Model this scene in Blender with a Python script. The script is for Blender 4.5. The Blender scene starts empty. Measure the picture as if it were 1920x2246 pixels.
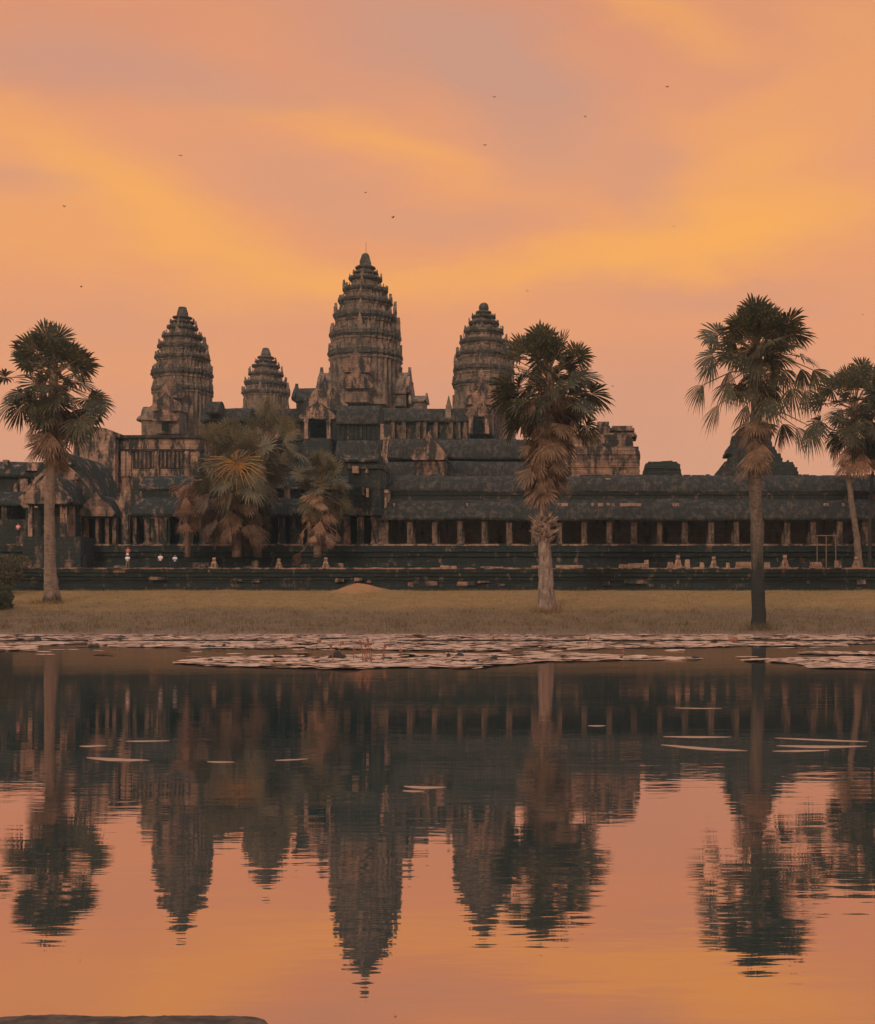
import bpy, bmesh, math, random
from math import sin, cos, tan, pi, radians, sqrt
from mathutils import Vector, noise

random.seed(11)
SC = bpy.context.scene
COL = SC.collection

# ------------------------------------------------------------------ camera
F, VX, HY, CZ = 2940.0, 1300.0, 1339.0, 1.83     # focal in photo pixels, optical axis, horizon row, eye height
cd = bpy.data.cameras.new('camera')
cam = bpy.data.objects.new('camera', cd)
COL.objects.link(cam)
cam.location = (0, 0, CZ)
cam.rotation_euler = (radians(90), 0, 0)
cd.sensor_fit = 'HORIZONTAL'
cd.sensor_width = 36.0
cd.lens = F / 1920 * 36
cd.shift_x = -(VX - 960) / 1920
cd.shift_y = (HY - 1123) / 1920
cd.clip_start = 0.2
cd.clip_end = 12000
SC.camera = cam


def lin(r, g, b):
    def f(c):
        c /= 255.0
        return c / 12.92 if c <= 0.04045 else ((c + 0.055) / 1.055) ** 2.4
    return (f(r), f(g), f(b), 1.0)


# ------------------------------------------------------------------ sky
SUN_EL, SUN_AZ = radians(20), radians(196)        # the afterglow stands behind the camera
W = bpy.data.worlds.new("World")
SC.world = W
W.use_nodes = True
nt = W.node_tree
nt.nodes.clear()


def N(t, **kw):
    n = nt.nodes.new(t)
    for k, v in kw.items():
        setattr(n, k, v)
    return n


def L(a, b):
    nt.links.new(a, b)


def M(op, a, b=None, c=None, clamp=False):
    n = N('ShaderNodeMath', operation=op, use_clamp=clamp)
    for i, x in enumerate((a, b, c)):
        if x is None:
            continue
        if isinstance(x, (int, float)):
            n.inputs[i].default_value = x
        else:
            L(x, n.inputs[i])
    return n.outputs[0]


def MIX(f, a, b):
    n = N('ShaderNodeMix', data_type='RGBA')
    for s, x in ((n.inputs[0], f), (n.inputs[6], a), (n.inputs[7], b)):
        if isinstance(x, (int, float, tuple)):
            s.default_value = x
        else:
            L(x, s)
    return n.outputs[2]


tc = N('ShaderNodeTexCoord')
sp = N('ShaderNodeSeparateXYZ')
L(tc.outputs['Generated'], sp.inputs[0])
ay = M('SQRT', M('ADD', M('MULTIPLY', sp.outputs[1], sp.outputs[1]), 0.03))
uu = M('DIVIDE', sp.outputs[0], ay)
vv = M('DIVIDE', M('MAXIMUM', sp.outputs[2], 0.0), ay)
cb = N('ShaderNodeCombineXYZ')
L(uu, cb.inputs[0]); L(vv, cb.inputs[1])
mp0 = N('ShaderNodeMapping')
mp0.inputs['Rotation'].default_value = (0, 0, radians(20))
mp0.inputs['Scale'].default_value = (1.0, 2.6, 1)
L(cb.outputs[0], mp0.inputs[0])
nz = N('ShaderNodeTexNoise')
nz.inputs['Scale'].default_value = 5.0
nz.inputs['Detail'].default_value = 6.0
nz.inputs['Roughness'].default_value = 0.58
L(mp0.outputs[0], nz.inputs['Vector'])
wsub = N('ShaderNodeVectorMath', operation='SUBTRACT')
L(nz.outputs['Color'], wsub.inputs[0]); wsub.inputs[1].default_value = (.5, .5, .5)
wsc = N('ShaderNodeVectorMath', operation='SCALE')
L(wsub.outputs[0], wsc.inputs[0]); wsc.inputs['Scale'].default_value = 0.085
wad = N('ShaderNodeVectorMath', operation='ADD')
L(cb.outputs[0], wad.inputs[0]); L(wsc.outputs[0], wad.inputs[1])
PW = wad.outputs[0]


def blob(px, py, rx, ry, rot, wgt):
    """one soft cloud bank in the sky (photo-pixel units turned into tangents)"""
    m = N('ShaderNodeMapping', vector_type='TEXTURE')
    m.inputs['Location'].default_value = ((px - VX) / F, (HY - py) / F, 0)
    m.inputs['Rotation'].default_value = (0, 0, radians(-rot))
    m.inputs['Scale'].default_value = (rx / F, ry / F, 1)
    L(PW, m.inputs[0])
    g = N('ShaderNodeTexGradient', gradient_type='SPHERICAL')
    L(m.outputs[0], g.inputs[0])
    mr = N('ShaderNodeMapRange', interpolation_type='SMOOTHSTEP')
    L(g.outputs['Fac'], mr.inputs[0])
    return M('MULTIPLY', mr.outputs[0], wgt)


def total(bs):
    s = bs[0]
    for b in bs[1:]:
        s = M('ADD', s, b)
    return s


bright = total([
    blob(120, 330, 420, 120, 22, .75), blob(420, 500, 480, 110, 17, 1.0), blob(120, 520, 420, 110, 4, .55),
    blob(760, 300, 380, 75, 14, .55), blob(960, 360, 300, 70, 12, .45), blob(1000, 610, 620, 95, -4, .8),
    blob(1660, 500, 520, 120, -5, 1.25), blob(1640, 360, 300, 170, -20, .85), blob(1600, 240, 330, 70, -14, .4),
    blob(1420, 40, 430, 90, 18, .75), blob(470, -10, 330, 70, 4, .8), blob(1350, 560, 420, 80, -4, .6),
    blob(1900, 150, 260, 300, 0, .45), blob(600, 620, 500, 120, 6, .5)])
mauve = total([
    blob(960, 110, 520, 190, 12, .95), blob(1180, 260, 360, 190, 30, .7), blob(100, 140, 520, 110, 5, .7),
    blob(520, 200, 500, 80, 6, .45), blob(700, 420, 420, 90, 12, .45), blob(1430, 400, 130, 190, -10, .35),
    blob(90, 430, 260, 60, 12, .4), blob(1060, 480, 330, 60, 3, .35), blob(1560, 640, 460, 70, 0, .35),
    blob(1320, 900, 900, 220, 0, .35), blob(240, 720, 500, 140, 0, .25)])
ramp = N('ShaderNodeValToRGB')
cr = ramp.color_ramp
while len(cr.elements) > 1:
    cr.elements.remove(cr.elements[-1])
stops = [(0.0, (210, 153, 128)), (.09, (216, 156, 127)), (.18, (225, 154, 117)), (.26, (231, 156, 112)),
         (.33, (231, 157, 115)), (.40, (223, 151, 116)), (.47, (217, 145, 114)), (.6, (214, 146, 112))]
for i, (p, c) in enumerate(stops):
    e = cr.elements[0] if i == 0 else cr.elements.new(p)
    e.position = p
    e.color = lin(*c)
L(vv, ramp.inputs[0])
nzf = N('ShaderNodeMapRange')
nzf.inputs[1].default_value = .35; nzf.inputs[2].default_value = .7
L(nz.outputs['Fac'], nzf.inputs[0])
c1 = MIX(M('MULTIPLY', nzf.outputs[0], .22), ramp.outputs[0], lin(250, 172, 100))
c2 = MIX(M('MULTIPLY', M('MINIMUM', mauve, 1.0), .95), c1, lin(204, 152, 130))
c3 = MIX(M('MINIMUM', M('MULTIPLY', bright, .60), 1.0), c2, lin(254, 178, 88))
sky = N('ShaderNodeTexSky')
sky.sky_type = 'NISHITA'
sky.sun_disc = False
sky.sun_elevation = SUN_EL
sky.sun_rotation = SUN_AZ
sky.altitude = 20
sky.dust_density = 3.0
BG = 0.1
# overhead, dusk sky plus an added bright fill, stronger than the sky in view
up = N('ShaderNodeMapRange', interpolation_type='SMOOTHSTEP')
up.inputs[1].default_value = .55; up.inputs[2].default_value = 1.5
L(vv, up.inputs[0])
top = N('ShaderNodeMix', data_type='RGBA', blend_type='ADD')
top.inputs[0].default_value = 1.0
L(sky.outputs[0], top.inputs[6])
top.inputs[7].default_value = (9.8, 8.6, 8.2, 1)
sc = N('ShaderNodeVectorMath', operation='SCALE')
L(c3, sc.inputs[0]); sc.inputs['Scale'].default_value = 1 / BG
fin = MIX(up.outputs[0], sc.outputs[0], top.outputs[2])
bgn = N('ShaderNodeBackground')
bgn.inputs[1].default_value = BG
L(fin, bgn.inputs[0])
wo = N('ShaderNodeOutputWorld')
L(bgn.outputs[0], wo.inputs[0])

# ------------------------------------------------------------------ sun
sl = bpy.data.lights.new('sun', 'SUN')
sl.energy = 1.35
sl.angle = radians(14)
sl.color = (1.0, .80, .62)
so = bpy.data.objects.new('sun', sl)
COL.objects.link(so)
sdir = Vector((sin(SUN_AZ) * cos(SUN_EL), cos(SUN_AZ) * cos(SUN_EL), sin(SUN_EL)))
so.rotation_euler = sdir.to_track_quat('Z', 'Y').to_euler()
so.location = sdir * 60

SC.view_settings.view_transform = 'Standard'
SC.view_settings.look = 'None'
SC.view_settings.exposure = 0.0
SC.view_settings.gamma = 1.0
SC.view_settings.use_curve_mapping = False


# ------------------------------------------------------------------ helpers
def P(x, y, D):
    return Vector(((x - VX) / F * D, D, CZ + (HY - y) / F * D))


def X(x, D):
    return (x - VX) / F * D


def Z(y, D):
    return CZ + (HY - y) / F * D


def hz(x, y, z=0.0):
    return noise.noise(Vector((x, y, z)))


class MB:
    """collects faces; build() links them as ONE mesh object"""
    def __init__(s):
        s.v, s.f = [], []

    def face(s, pts):
        i = len(s.v)
        s.v += [Vector(p) for p in pts]
        s.f.append(list(range(i, i + len(pts))))

    def loft(s, rings, cap0=True, cap1=True, closed=True):
        n = len(rings[0])
        i0 = len(s.v)
        for r in rings:
            s.v += [Vector(p) for p in r]
        for k in range(len(rings) - 1):
            a, b = i0 + k * n, i0 + (k + 1) * n
            for j in range(n if closed else n - 1):
                q = (j + 1) % n
                s.f.append([a + j, a + q, b + q, b + j])
        if closed and cap0:
            s.f.append([i0 + j for j in reversed(range(n))])
        if closed and cap1:
            e = i0 + (len(rings) - 1) * n
            s.f.append([e + j for j in range(n)])

    def box(s, x0, x1, y0, y1, z0, z1, tx=0, ty=0, jit=0.0):
        """box, its top smaller by tx, ty on every side"""
        lo = [(x0, y0, z0), (x1, y0, z0), (x1, y1, z0), (x0, y1, z0)]
        hi = [(x0 + tx, y0 + ty, z1), (x1 - tx, y0 + ty, z1), (x1 - tx, y1 - ty, z1), (x0 + tx, y1 - ty, z1)]
        if jit:
            lo = [tuple(c + random.uniform(-jit, jit) for c in p) for p in lo]
            hi = [tuple(c + random.uniform(-jit, jit) for c in p) for p in hi]
        s.loft([lo, hi])

    def extx(s, prof, xs, fn=None):
        """profile [(y,z)] swept along x through the stations xs; fn(i,x,y,z) may bend it"""
        rings = []
        for i, x in enumerate(xs):
            rings.append([fn(i, x, y, z) if fn else (x, y, z) for (y, z) in prof])
        s.loft(rings)

    def exty(s, prof, ys, fn=None):
        rings = []
        for i, y in enumerate(ys):
            rings.append([fn(i, x, y, z) if fn else (x, y, z) for (x, z) in prof])
        s.loft(rings)

    def tube(s, pts, rads, n=8, cap=True, rough=0.0):
        rings = []
        for i, p in enumerate(pts):
            p = Vector(p)
            a = Vector(pts[max(i - 1, 0)]); b = Vector(pts[min(i + 1, len(pts) - 1)])
            t = (b - a).normalized()
            u = t.cross(Vector((0, 1, 0)))
            if u.length < .05:
                u = t.cross(Vector((1, 0, 0)))
            u.normalize(); w = t.cross(u)
            r = []
            for k in range(n):
                an = 2 * pi * k / n
                q = rads[i] * (1 + rough * random.uniform(-1, 1))
                r.append(p + u * (q * cos(an)) + w * (q * sin(an)))
            rings.append(r)
        s.loft(rings, cap, cap)

    def jitter(s, amp, sc=.6, start=0):
        for i in range(start, len(s.v)):
            v = s.v[i]
            n = noise.noise_vector(v * sc)
            s.v[i] = v + n * amp
        return s

    def build(s, name, mat, parent=None, smooth=False, loc=None):
        me = bpy.data.meshes.new(name)
        off = Vector((0, 0, 0))
        if parent is not None:
            q = parent
            while q is not None:
                off += Vector(q.location)
                q = q.parent
        elif loc is not None:
            off = Vector(loc)
        me.from_pydata([tuple(v - off) for v in s.v], [], s.f)
        bm = bmesh.new()
        bm.from_mesh(me)
        bmesh.ops.recalc_face_normals(bm, faces=bm.faces)
        bm.to_mesh(me)
        bm.free()
        me.materials.append(mat)
        if smooth:
            for p in me.polygons:
                p.use_smooth = True
        o = bpy.data.objects.new(name, me)
        COL.objects.link(o)
        if parent is not None:
            o.parent = parent
        elif loc is not None:
            o.location = loc
        return o


def tag(o, label=None, cat=None, group=None, kind=None):
    if label: o['label'] = label
    if cat: o['category'] = cat
    if group: o['group'] = group
    if kind: o['kind'] = kind
    return o


def thing(name, loc, label, cat, group=None):
    o = bpy.data.objects.new(name, None)
    o.empty_display_size = .5
    COL.objects.link(o)
    o.location = loc
    return tag(o, label, cat, group)


# ------------------------------------------------------------------ materials
class MT:
    def __init__(s, name):
        s.m = bpy.data.materials.new(name)
        s.m.use_nodes = True
        s.t = s.m.node_tree
        s.t.nodes.clear()
        s.out = s.n('ShaderNodeOutputMaterial')
        s.b = s.n('ShaderNodeBsdfPrincipled')
        s.l(s.b.outputs[0], s.out.inputs[0])
        s.pos = s.n('ShaderNodeNewGeometry').outputs['Position']

    def n(s, t, **kw):
        q = s.t.nodes.new(t)
        for k, v in kw.items():
            setattr(q, k, v)
        return q

    def l(s, a, b):
        s.t.links.new(a, b)

    def noise(s, scale, detail=4, stretch=(1, 1, 1), rough=.55, vec=None):
        mp = s.n('ShaderNodeMapping')
        mp.inputs['Scale'].default_value = stretch
        s.l(vec or s.pos, mp.inputs[0])
        q = s.n('ShaderNodeTexNoise')
        q.inputs['Scale'].default_value = scale
        q.inputs['Detail'].default_value = detail
        q.inputs['Roughness'].default_value = rough
        s.l(mp.outputs[0], q.inputs['Vector'])
        return q.outputs['Fac']

    def rng(s, v, a, b, c=0.0, d=1.0):
        q = s.n('ShaderNodeMapRange')
        q.inputs[1].default_value = a; q.inputs[2].default_value = b
        q.inputs[3].default_value = c; q.inputs[4].default_value = d
        s.l(v, q.inputs[0])
        return q.outputs[0]

    def mix(s, f, a, b):
        q = s.n('ShaderNodeMix', data_type='RGBA')
        for k, x in ((q.inputs[0], f), (q.inputs[6], a), (q.inputs[7], b)):
            if isinstance(x, (int, float)):
                k.default_value = x
            elif isinstance(x, tuple):
                k.default_value = x if len(x) == 4 else (*x, 1)
            else:
                s.l(x, k)
        return q.outputs[2]

    def math(s, op, a, b):
        q = s.n('ShaderNodeMath', operation=op)
        for i, x in enumerate((a, b)):
            if isinstance(x, (int, float)):
                q.inputs[i].default_value = x
            else:
                s.l(x, q.inputs[i])
        return q.outputs[0]

    def bump(s, h, dist, strength=1.0):
        q = s.n('ShaderNodeBump')
        q.inputs['Distance'].default_value = dist
        q.inputs['Strength'].default_value = strength
        s.l(h, q.inputs['Height'])
        s.l(q.outputs[0], s.b.inputs['Normal'])

    def base(s, c, rough=.9, spec=.2):
        if isinstance(c, tuple):
            s.b.inputs['Base Color'].default_value = (*c[:3], 1)
        else:
            s.l(c, s.b.inputs['Base Color'])
        s.b.inputs['Roughness'].default_value = rough
        s.b.inputs['Specular IOR Level'].default_value = spec
        return s


def stone(name, light, mid, dark, amt, sc=.35, seed=0.0, st=(1.6, 1.6, .45)):
    """weathered sandstone: pale patches, grey-brown body, black lichen running down in streaks; amt 0..1 = how much is black"""
    m = MT(name)
    add = m.n('ShaderNodeVectorMath', operation='ADD')
    m.l(m.pos, add.inputs[0]); add.inputs[1].default_value = (seed * 13.1, seed * 7.7, seed * 3.3)
    v = add.outputs[0]
    body = m.mix(m.rng(m.noise(sc * 2.2, 5, (1, 1, .8), .6, v), .40, .62), light, mid)
    streak = m.noise(sc * 1.5, 6, st, .62, v)
    fine = m.noise(sc * 9, 3, (1, 1, .6), .6, v)
    k = m.math('ADD', m.math('MULTIPLY', streak, .78), m.math('MULTIPLY', fine, .22))
    c = 0.66 - amt * .32
    col = m.mix(m.rng(k, c - .045, c + .055), body, dark)
    br = m.n('ShaderNodeTexBrick')
    br.inputs['Scale'].default_value = 1.0
    br.inputs['Brick Width'].default_value = 1.3
    br.inputs['Row Height'].default_value = .5
    br.inputs['Mortar Size'].default_value = .03
    sx = m.n('ShaderNodeSeparateXYZ'); m.l(v, sx.inputs[0])
    cx = m.n('ShaderNodeCombineXYZ')
    m.l(m.math('ADD', sx.outputs[0], sx.outputs[1]), cx.inputs[0]); m.l(sx.outputs[2], cx.inputs[1])
    m.l(cx.outputs[0], br.inputs['Vector'])
    br.inputs['Color1'].default_value = (1, 1, 1, 1); br.inputs['Color2'].default_value = (.72, .74, .72, 1)
    br.inputs['Mortar'].default_value = (.45, .45, .45, 1)
    mu = m.n('ShaderNodeMix', data_type='RGBA', blend_type='MULTIPLY')
    mu.inputs[0].default_value = .5
    m.l(col, mu.inputs[6]); m.l(br.outputs['Color'], mu.inputs[7])
    m.base(mu.outputs[2], .92, .15)
    h = m.math('ADD', m.noise(2.2, 6, (1, 1, 1.3), .7, v), m.math('MULTIPLY', br.outputs['Fac'], -.25))
    m.bump(h, .35, .8)
    return m.m


BLACK = (.036, .043, .039)
TOWER = stone('tower_sandstone', (.30, .215, .155), (.175, .135, .102), (.085, .074, .060), .42, .45)
TOWER_TOP = stone('tower_tip_stone', (.16, .13, .10), (.105, .09, .07), (.062, .058, .047), .60, .45, 2)
PALE = stone('pale_sandstone', (.44, .285, .20), (.28, .18, .13), (.050, .048, .042), .52, .40, 1)
WALL = stone('wall_sandstone', (.36, .22, .15), (.15, .10, .075), BLACK, .60, .4, 3)
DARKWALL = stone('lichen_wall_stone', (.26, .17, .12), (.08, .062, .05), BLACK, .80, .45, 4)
ROOF = stone('black_roof_stone', (.095, .078, .060), (.050, .046, .038), (.032, .032, .028), .60, .32, 5, (3.6, 3.6, .3))
PILLAR = stone('pillar_sandstone', (.25, .165, .115), (.14, .10, .076), (.05, .046, .040), .46, .8, 6)
INNER = stone('inner_wall_stone', (.42, .31, .21), (.30, .225, .155), (.11, .10, .085), .30, .3, 7)
PLINTH = stone('plinth_stone', (.26, .18, .13), (.070, .066, .056), (.029, .038, .036), .84, .6, 8)
RUIN = stone('ruin_stone', (.36, .22, .15), (.15, .10, .075), (.042, .04, .036), .50, .4, 9)
FALLEN = stone('fallen_block_stone', (.46, .28, .185), (.30, .19, .13), (.06, .05, .04), .25, .8, 10)
ROOF2 = stone('patchy_black_roof', (.28, .175, .12), (.066, .056, .046), (.030, .036, .032), .74, .55, 12)
VOID = MT('opening_shade').base((.012, .014, .014), 1.0, 0.0).m  # near-black colour paints the shade inside door openings
METAL = MT('rod_metal').base((.06, .05, .045), .6, .3).m


def foliage(name, a, b, c, sc=1.2):
    m = MT(name)
    col = m.mix(m.rng(m.noise(sc, 3), .35, .65), a, b)
    col = m.mix(m.rng(m.noise(sc * 5, 2), .52, .68), col, c)
    m.base(col, .6, .25)
    tr = m.n('ShaderNodeBsdfTranslucent')
    m.l(col, tr.inputs[0])
    ms = m.n('ShaderNodeMixShader')
    ms.inputs[0].default_value = .22
    m.l(m.b.outputs[0], ms.inputs[1]); m.l(tr.outputs[0], ms.inputs[2])
    m.l(ms.outputs[0], m.out.inputs[0])
    return m.m


GREEN = foliage('fan_leaf_green', (.026, .032, .018), (.060, .058, .028), (.17, .12, .050), .8)
GREEN2 = foliage('olive_fan_leaf', (.078, .074, .040), (.13, .112, .058), (.22, .155, .085), .9)
BROWN = foliage('dead_frond_brown', (.135, .085, .050), (.27, .165, .095), (.055, .042, .030), 2.2)
RUST = foliage('rusty_dead_frond', (.42, .245, .15), (.28, .165, .10), (.12, .08, .05))
STALK = foliage('leaf_stalk', (.16, .11, .045), (.26, .16, .06), (.10, .08, .035))
AMBER = foliage('amber_leaf_stalk', (.48, .26, .07), (.38, .20, .06), (.26, .15, .06))
BUSHM = foliage('bush_leaf', (.035, .042, .020), (.055, .058, .026), (.085, .075, .035), 2)


def bark(name, a, b, ring=5.0, stain=None):
    m = MT(name)
    sx = m.n('ShaderNodeSeparateXYZ'); m.l(m.pos, sx.inputs[0])
    n1 = m.noise(1.6, 5, (2, 2, .6), .65)
    n2 = m.noise(ring, 4, (.5, .5, 1.4), .6)
    col = m.mix(m.rng(n1, .35, .65), a, b)
    col = m.mix(m.rng(n2, .5, .66, 0, .7), col, tuple(x * .45 for x in a))
    if stain:                                   # black damp stain climbing the foot, with a ragged edge
        k = m.math('ADD', sx.outputs[2], m.math('MULTIPLY', m.math('SUBTRACT', m.noise(1.1, 5, (2.2, 2.2, .35), .65), .5), stain[1]))
        col = m.mix(m.rng(k, stain[0] - stain[2], stain[0] + stain[2]), (.030, .031, .028), col)
    m.base(col, .95, .1)
    m.bump(m.math('ADD', n2, n1), .12, .9)
    return m.m


BARK = bark('palm_bark', (.150, .110, .082), (.235, .170, .125))
BARK_DARK = bark('dark_wet_palm_bark', (.034, .033, .029), (.062, .052, .043))
BARK_LEFT = bark('palm_bark_black_foot', (.150, .110, .082), (.235, .170, .125), 5.0, (3.05, 1.2, .25))
BARK_TALL = bark('palm_bark_black_stain', (.080, .064, .050), (.155, .115, .085), 5.0, (6.4, 9.0, 1.6))
BARK_PALE = bark('pale_blotched_palm_bark', (.32, .235, .185), (.085, .068, .055), 1.1)
BOOT = bark('leaf_base_boots', (.40, .29, .22), (.10, .075, .056), 3.0)


# ------------------------------------------------------------------ ground
def interp(x, pts):
    if x <= pts[0][0]:
        return pts[0][1]
    for (a, b), (c, d) in zip(pts, pts[1:]):
        if x <= c:
            return b + (d - b) * (x - a) / (c - a)
    return pts[-1][1]


BANKP = [(-8, -1.2), (-3, -.45), (0, 0.0), (1.2, .10), (4, .42), (9, 1.0), (14, 1.78), (19, 2.55), (26, 3.35), (31, 3.78), (36, 3.85)]


def ground_h(x, y):
    edge = 101 + 1.6 * hz(x * .06, 3) + .8 * hz(x * .25, 9)
    h = interp(y - edge, BANKP)
    h = max(h, interp(6.0 - y + .25 * hz(x * 1.3, 1), [(-2, -1.2), (0, -.25), (.5, .05), (2.5, .22), (30, .6)]))
    h = max(h, interp(x - 62, [(-8, -1.2), (0, 0), (12, 1.6), (40, 3.8)]), interp(-80 - x, [(-8, -1.2), (0, 0), (12, 1.6), (40, 3.8)]))
    if 100 < y < 140:
        h += .09 * hz(x * .35, y * .35, 2) * min(1, (y - 100) / 6)
        h += .88 * math.exp(-(((x - X(783, 131)) / 1.75) ** 2 + ((y - 131) / 1.5) ** 2))     # old ant hill
        h += .20 * math.exp(-(((x - X(830, 131)) / 1.3) ** 2 + ((y - 131) / 1.2) ** 2))
        h += .10 * math.exp(-(((x - X(1665, 105)) / 1.6) ** 2 + ((y - 105) / 1.6) ** 2))
    return h


def axis_stations(fine0, fine1, step, far):
    a = [-far, -1200, -700, -300, -160, -110]
    q = fine0
    while q <= fine1:
        a.append(q); q += step
    a += [90, 130, 200, 400, 900, far]
    return sorted(a)


gxs = axis_stations(-86, 66, 1.0, 1800)
gys = [-1800, -900, -200, -60, -20, -6, 0, 2, 3.5, 4.5, 5, 5.4, 5.7, 6, 6.3, 6.8, 8, 12, 30, 60, 85, 92]
q = 95
while q < 142:
    gys.append(q); q += .7
gys += [150, 180, 240, 320, 500, 900, 1800]
gv = [(x, y, ground_h(x, y)) for y in gys for x in gxs]
nx = len(gxs)
gf = [(j * nx + i, j * nx + i + 1, (j + 1) * nx + i + 1, (j + 1) * nx + i) for j in range(len(gys) - 1) for i in range(nx - 1)]
me = bpy.data.meshes.new('ground')
me.from_pydata(gv, [], gf)
for p in me.polygons:
    p.use_smooth = True
g = MT('dry_grass_soil')
sx = g.n('ShaderNodeSeparateXYZ'); g.l(g.pos, sx.inputs[0])
nA = g.noise(.16, 4, (1, 1.6, 1))
nB = g.noise(1.3, 5, (1, 1.8, 1), .65)
nC = g.noise(7, 3)
grass = g.mix(g.rng(nB, .36, .66), (.265, .160, .060), (.155, .100, .042))
grass = g.mix(g.rng(nA, .55, .72), grass, (.27, .145, .06))
grass = g.mix(g.rng(nC, .52, .72, 0, .65), grass, (.095, .070, .035))
damp = g.mix(g.rng(nB, .35, .65), (.105, .074, .042), (.17, .108, .060))      # the trampled wet strip along the pond
dampk = g.math('ADD', sx.outputs[2], g.math('MULTIPLY', g.math('SUBTRACT', nA, .5), 2.2))
dampk = g.math('ADD', dampk, g.math('MULTIPLY', g.math('SUBTRACT', nB, .5), 1.0))
gcol = g.mix(g.rng(dampk, 1.5, 2.35), damp, grass)
mud = g.mix(nC, (.20, .125, .085), (.13, .085, .06))
gcol = g.mix(g.rng(sx.outputs[2], .10, .32), mud, gcol)
dx = g.n('ShaderNodeVectorMath', operation='DISTANCE')
g.l(g.pos, dx.inputs[0]); dx.inputs[1].default_value = (X(783, 131), 131, 4.4)
gcol = g.mix(g.rng(g.math('ADD', dx.outputs['Value'], g.math('MULTIPLY', nB, 1.5)), 2.6, 4.0), (.29, .15, .068), gcol)   # bare red soil of the mound
g.base(gcol, .95, .1)
g.bump(g.math('ADD', nC, nB), .10, .8)
me.materials.append(g.m)
ground = bpy.data.objects.new('ground', me)
COL.objects.link(ground)
tag(ground, kind='structure')

# ------------------------------------------------------------------ water
w = MT('pond_water')
hA = w.noise(1.0, 2, (1.6, 5.2, 1), .5)
hB = w.noise(1.0, 2, (.45, 1.5, 1), .5)
hC = w.noise(1.0, 1, (5, 15, 1), .5)
patch = w.rng(w.noise(.11, 2, (1, 1.8, 1)), .34, .66, .40, 1.35)
hgt = w.math('ADD', w.math('MULTIPLY', hA, .55), w.math('ADD', w.math('MULTIPLY', hB, 1.1), w.math('MULTIPLY', hC, .12)))
hgt = w.math('MULTIPLY', hgt, patch)
bp = w.n('ShaderNodeBump')
bp.inputs['Distance'].default_value = .0023
w.l(hgt, bp.inputs['Height'])
gl = w.n('ShaderNodeBsdfGlossy')
ws = w.n('ShaderNodeSeparateXYZ'); w.l(w.pos, ws.inputs[0])
w.l(w.rng(ws.outputs[1], 22, 50, .018, .075), gl.inputs['Roughness'])
gl.inputs['Color'].default_value = (.95, .74, .66, 1)
w.l(bp.outputs[0], gl.inputs['Normal'])
df = w.n('ShaderNodeBsdfDiffuse')
df.inputs[0].default_value = (.034, .066, .062, 1)
fr = w.n('ShaderNodeFresnel'); fr.inputs[0].default_value = 1.33
w.l(bp.outputs[0], fr.inputs['Normal'])
ms = w.n('ShaderNodeMixShader')
w.l(w.rng(fr.outputs[0], .10, .65, .63, .81), ms.inputs[0])
w.l(df.outputs[0], ms.inputs[1]); w.l(gl.outputs[0], ms.inputs[2])
w.l(ms.outputs[0], w.out.inputs[0])
b = MB()
xs = [-95 + 7.0 * i for i in range(26)]
ys = [2 + 5.4 * i for i in range(21)]
wv = [(x, y, 0) for y in ys for x in xs]
wf = [(j * 26 + i, j * 26 + i + 1, (j + 1) * 26 + i + 1, (j + 1) * 26 + i) for j in range(20) for i in range(25)]
b.v = [Vector(v) for v in wv]; b.f = [list(f) for f in wf]
tag(b.build('water', w.m), kind='structure')

# stone edge of the near bank, at the foot of the frame
b = MB()
k = MT('bank_edge_mud')
kc = k.mix(k.rng(k.noise(6, 4), .4, .62), (.045, .036, .030), (.11, .074, .052))
k.base(kc, .9, .15); k.bump(k.noise(18, 4), .03, .8)
x0, x1 = X(-900, 6.0), X(628, 6.05)
nn = 420
rings = []
for i in range(nn + 1):
    x = x0 + (x1 - x0) * i / nn
    e = min(1, (nn - i) / 26.0)
    f = 6.03 + .05 * hz(x * 3.1, 5) + .012 * hz(x * 11, 8) - (1 - e) ** 2 * .12
    t = .004 + .006 * hz(x * 3, 2) + .012 * hz(x * 9, 4) + .012 * hz(x * 33, 6)
    t = max(t, .009 + .006 * hz(x * 23, 3)) * e ** .7 - .012 * (1 - e)
    rings.append([(x, f + .02, -.06), (x, f, t * .6), (x, f - .08, t + .008), (x, f - .5, t + .035), (x, f - 1.2, t + .05), (x, f - 1.2, -.3)])
b.loft(rings)
tag(b.build('bank', k.m), kind='structure')

# ------------------------------------------------------------------ temple pieces
PLAN = [(1, .30), (.93, .30), (.93, .48), (.84, .48), (.84, .63), (.745, .63), (.745, .745), (.63, .745), (.63, .84), (.48, .84), (.48, .93), (.30, .93), (.30, 1)]


def plan_ring(cx, cy, hw, z):
    out = []
    for qd in range(4):
        a = qd * pi / 2
        for (x, y) in PLAN:
            out.append((cx + hw * (x * cos(a) - y * sin(a)), cy + hw * (x * sin(a) + y * cos(a)), z))
    return out


GABLE = [(-1, 0), (-1.12, .10), (-1.13, .22), (-1.0, .30), (-.88, .46), (-.70, .60), (-.52, .74), (-.34, .86), (-.18, .98), (-.07, 1.10), (0, 1.25)]
GABLE = GABLE + [(-x, z) for (x, z) in reversed(GABLE[:-1])]


def gable_y(mb, cx, y, z, hw, h, th=.5):
    """flame-shaped gable facing the camera"""
    mb.exty([(cx + hw * a, z + h * c / 1.25) for a, c in GABLE], [y, y + th])


def gable_x(mb, x, cy, z, hw, h, th=.5):
    mb.extx([(cy + hw * a, z + h * c / 1.25) for a, c in GABLE], [x, x + th])


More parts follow.
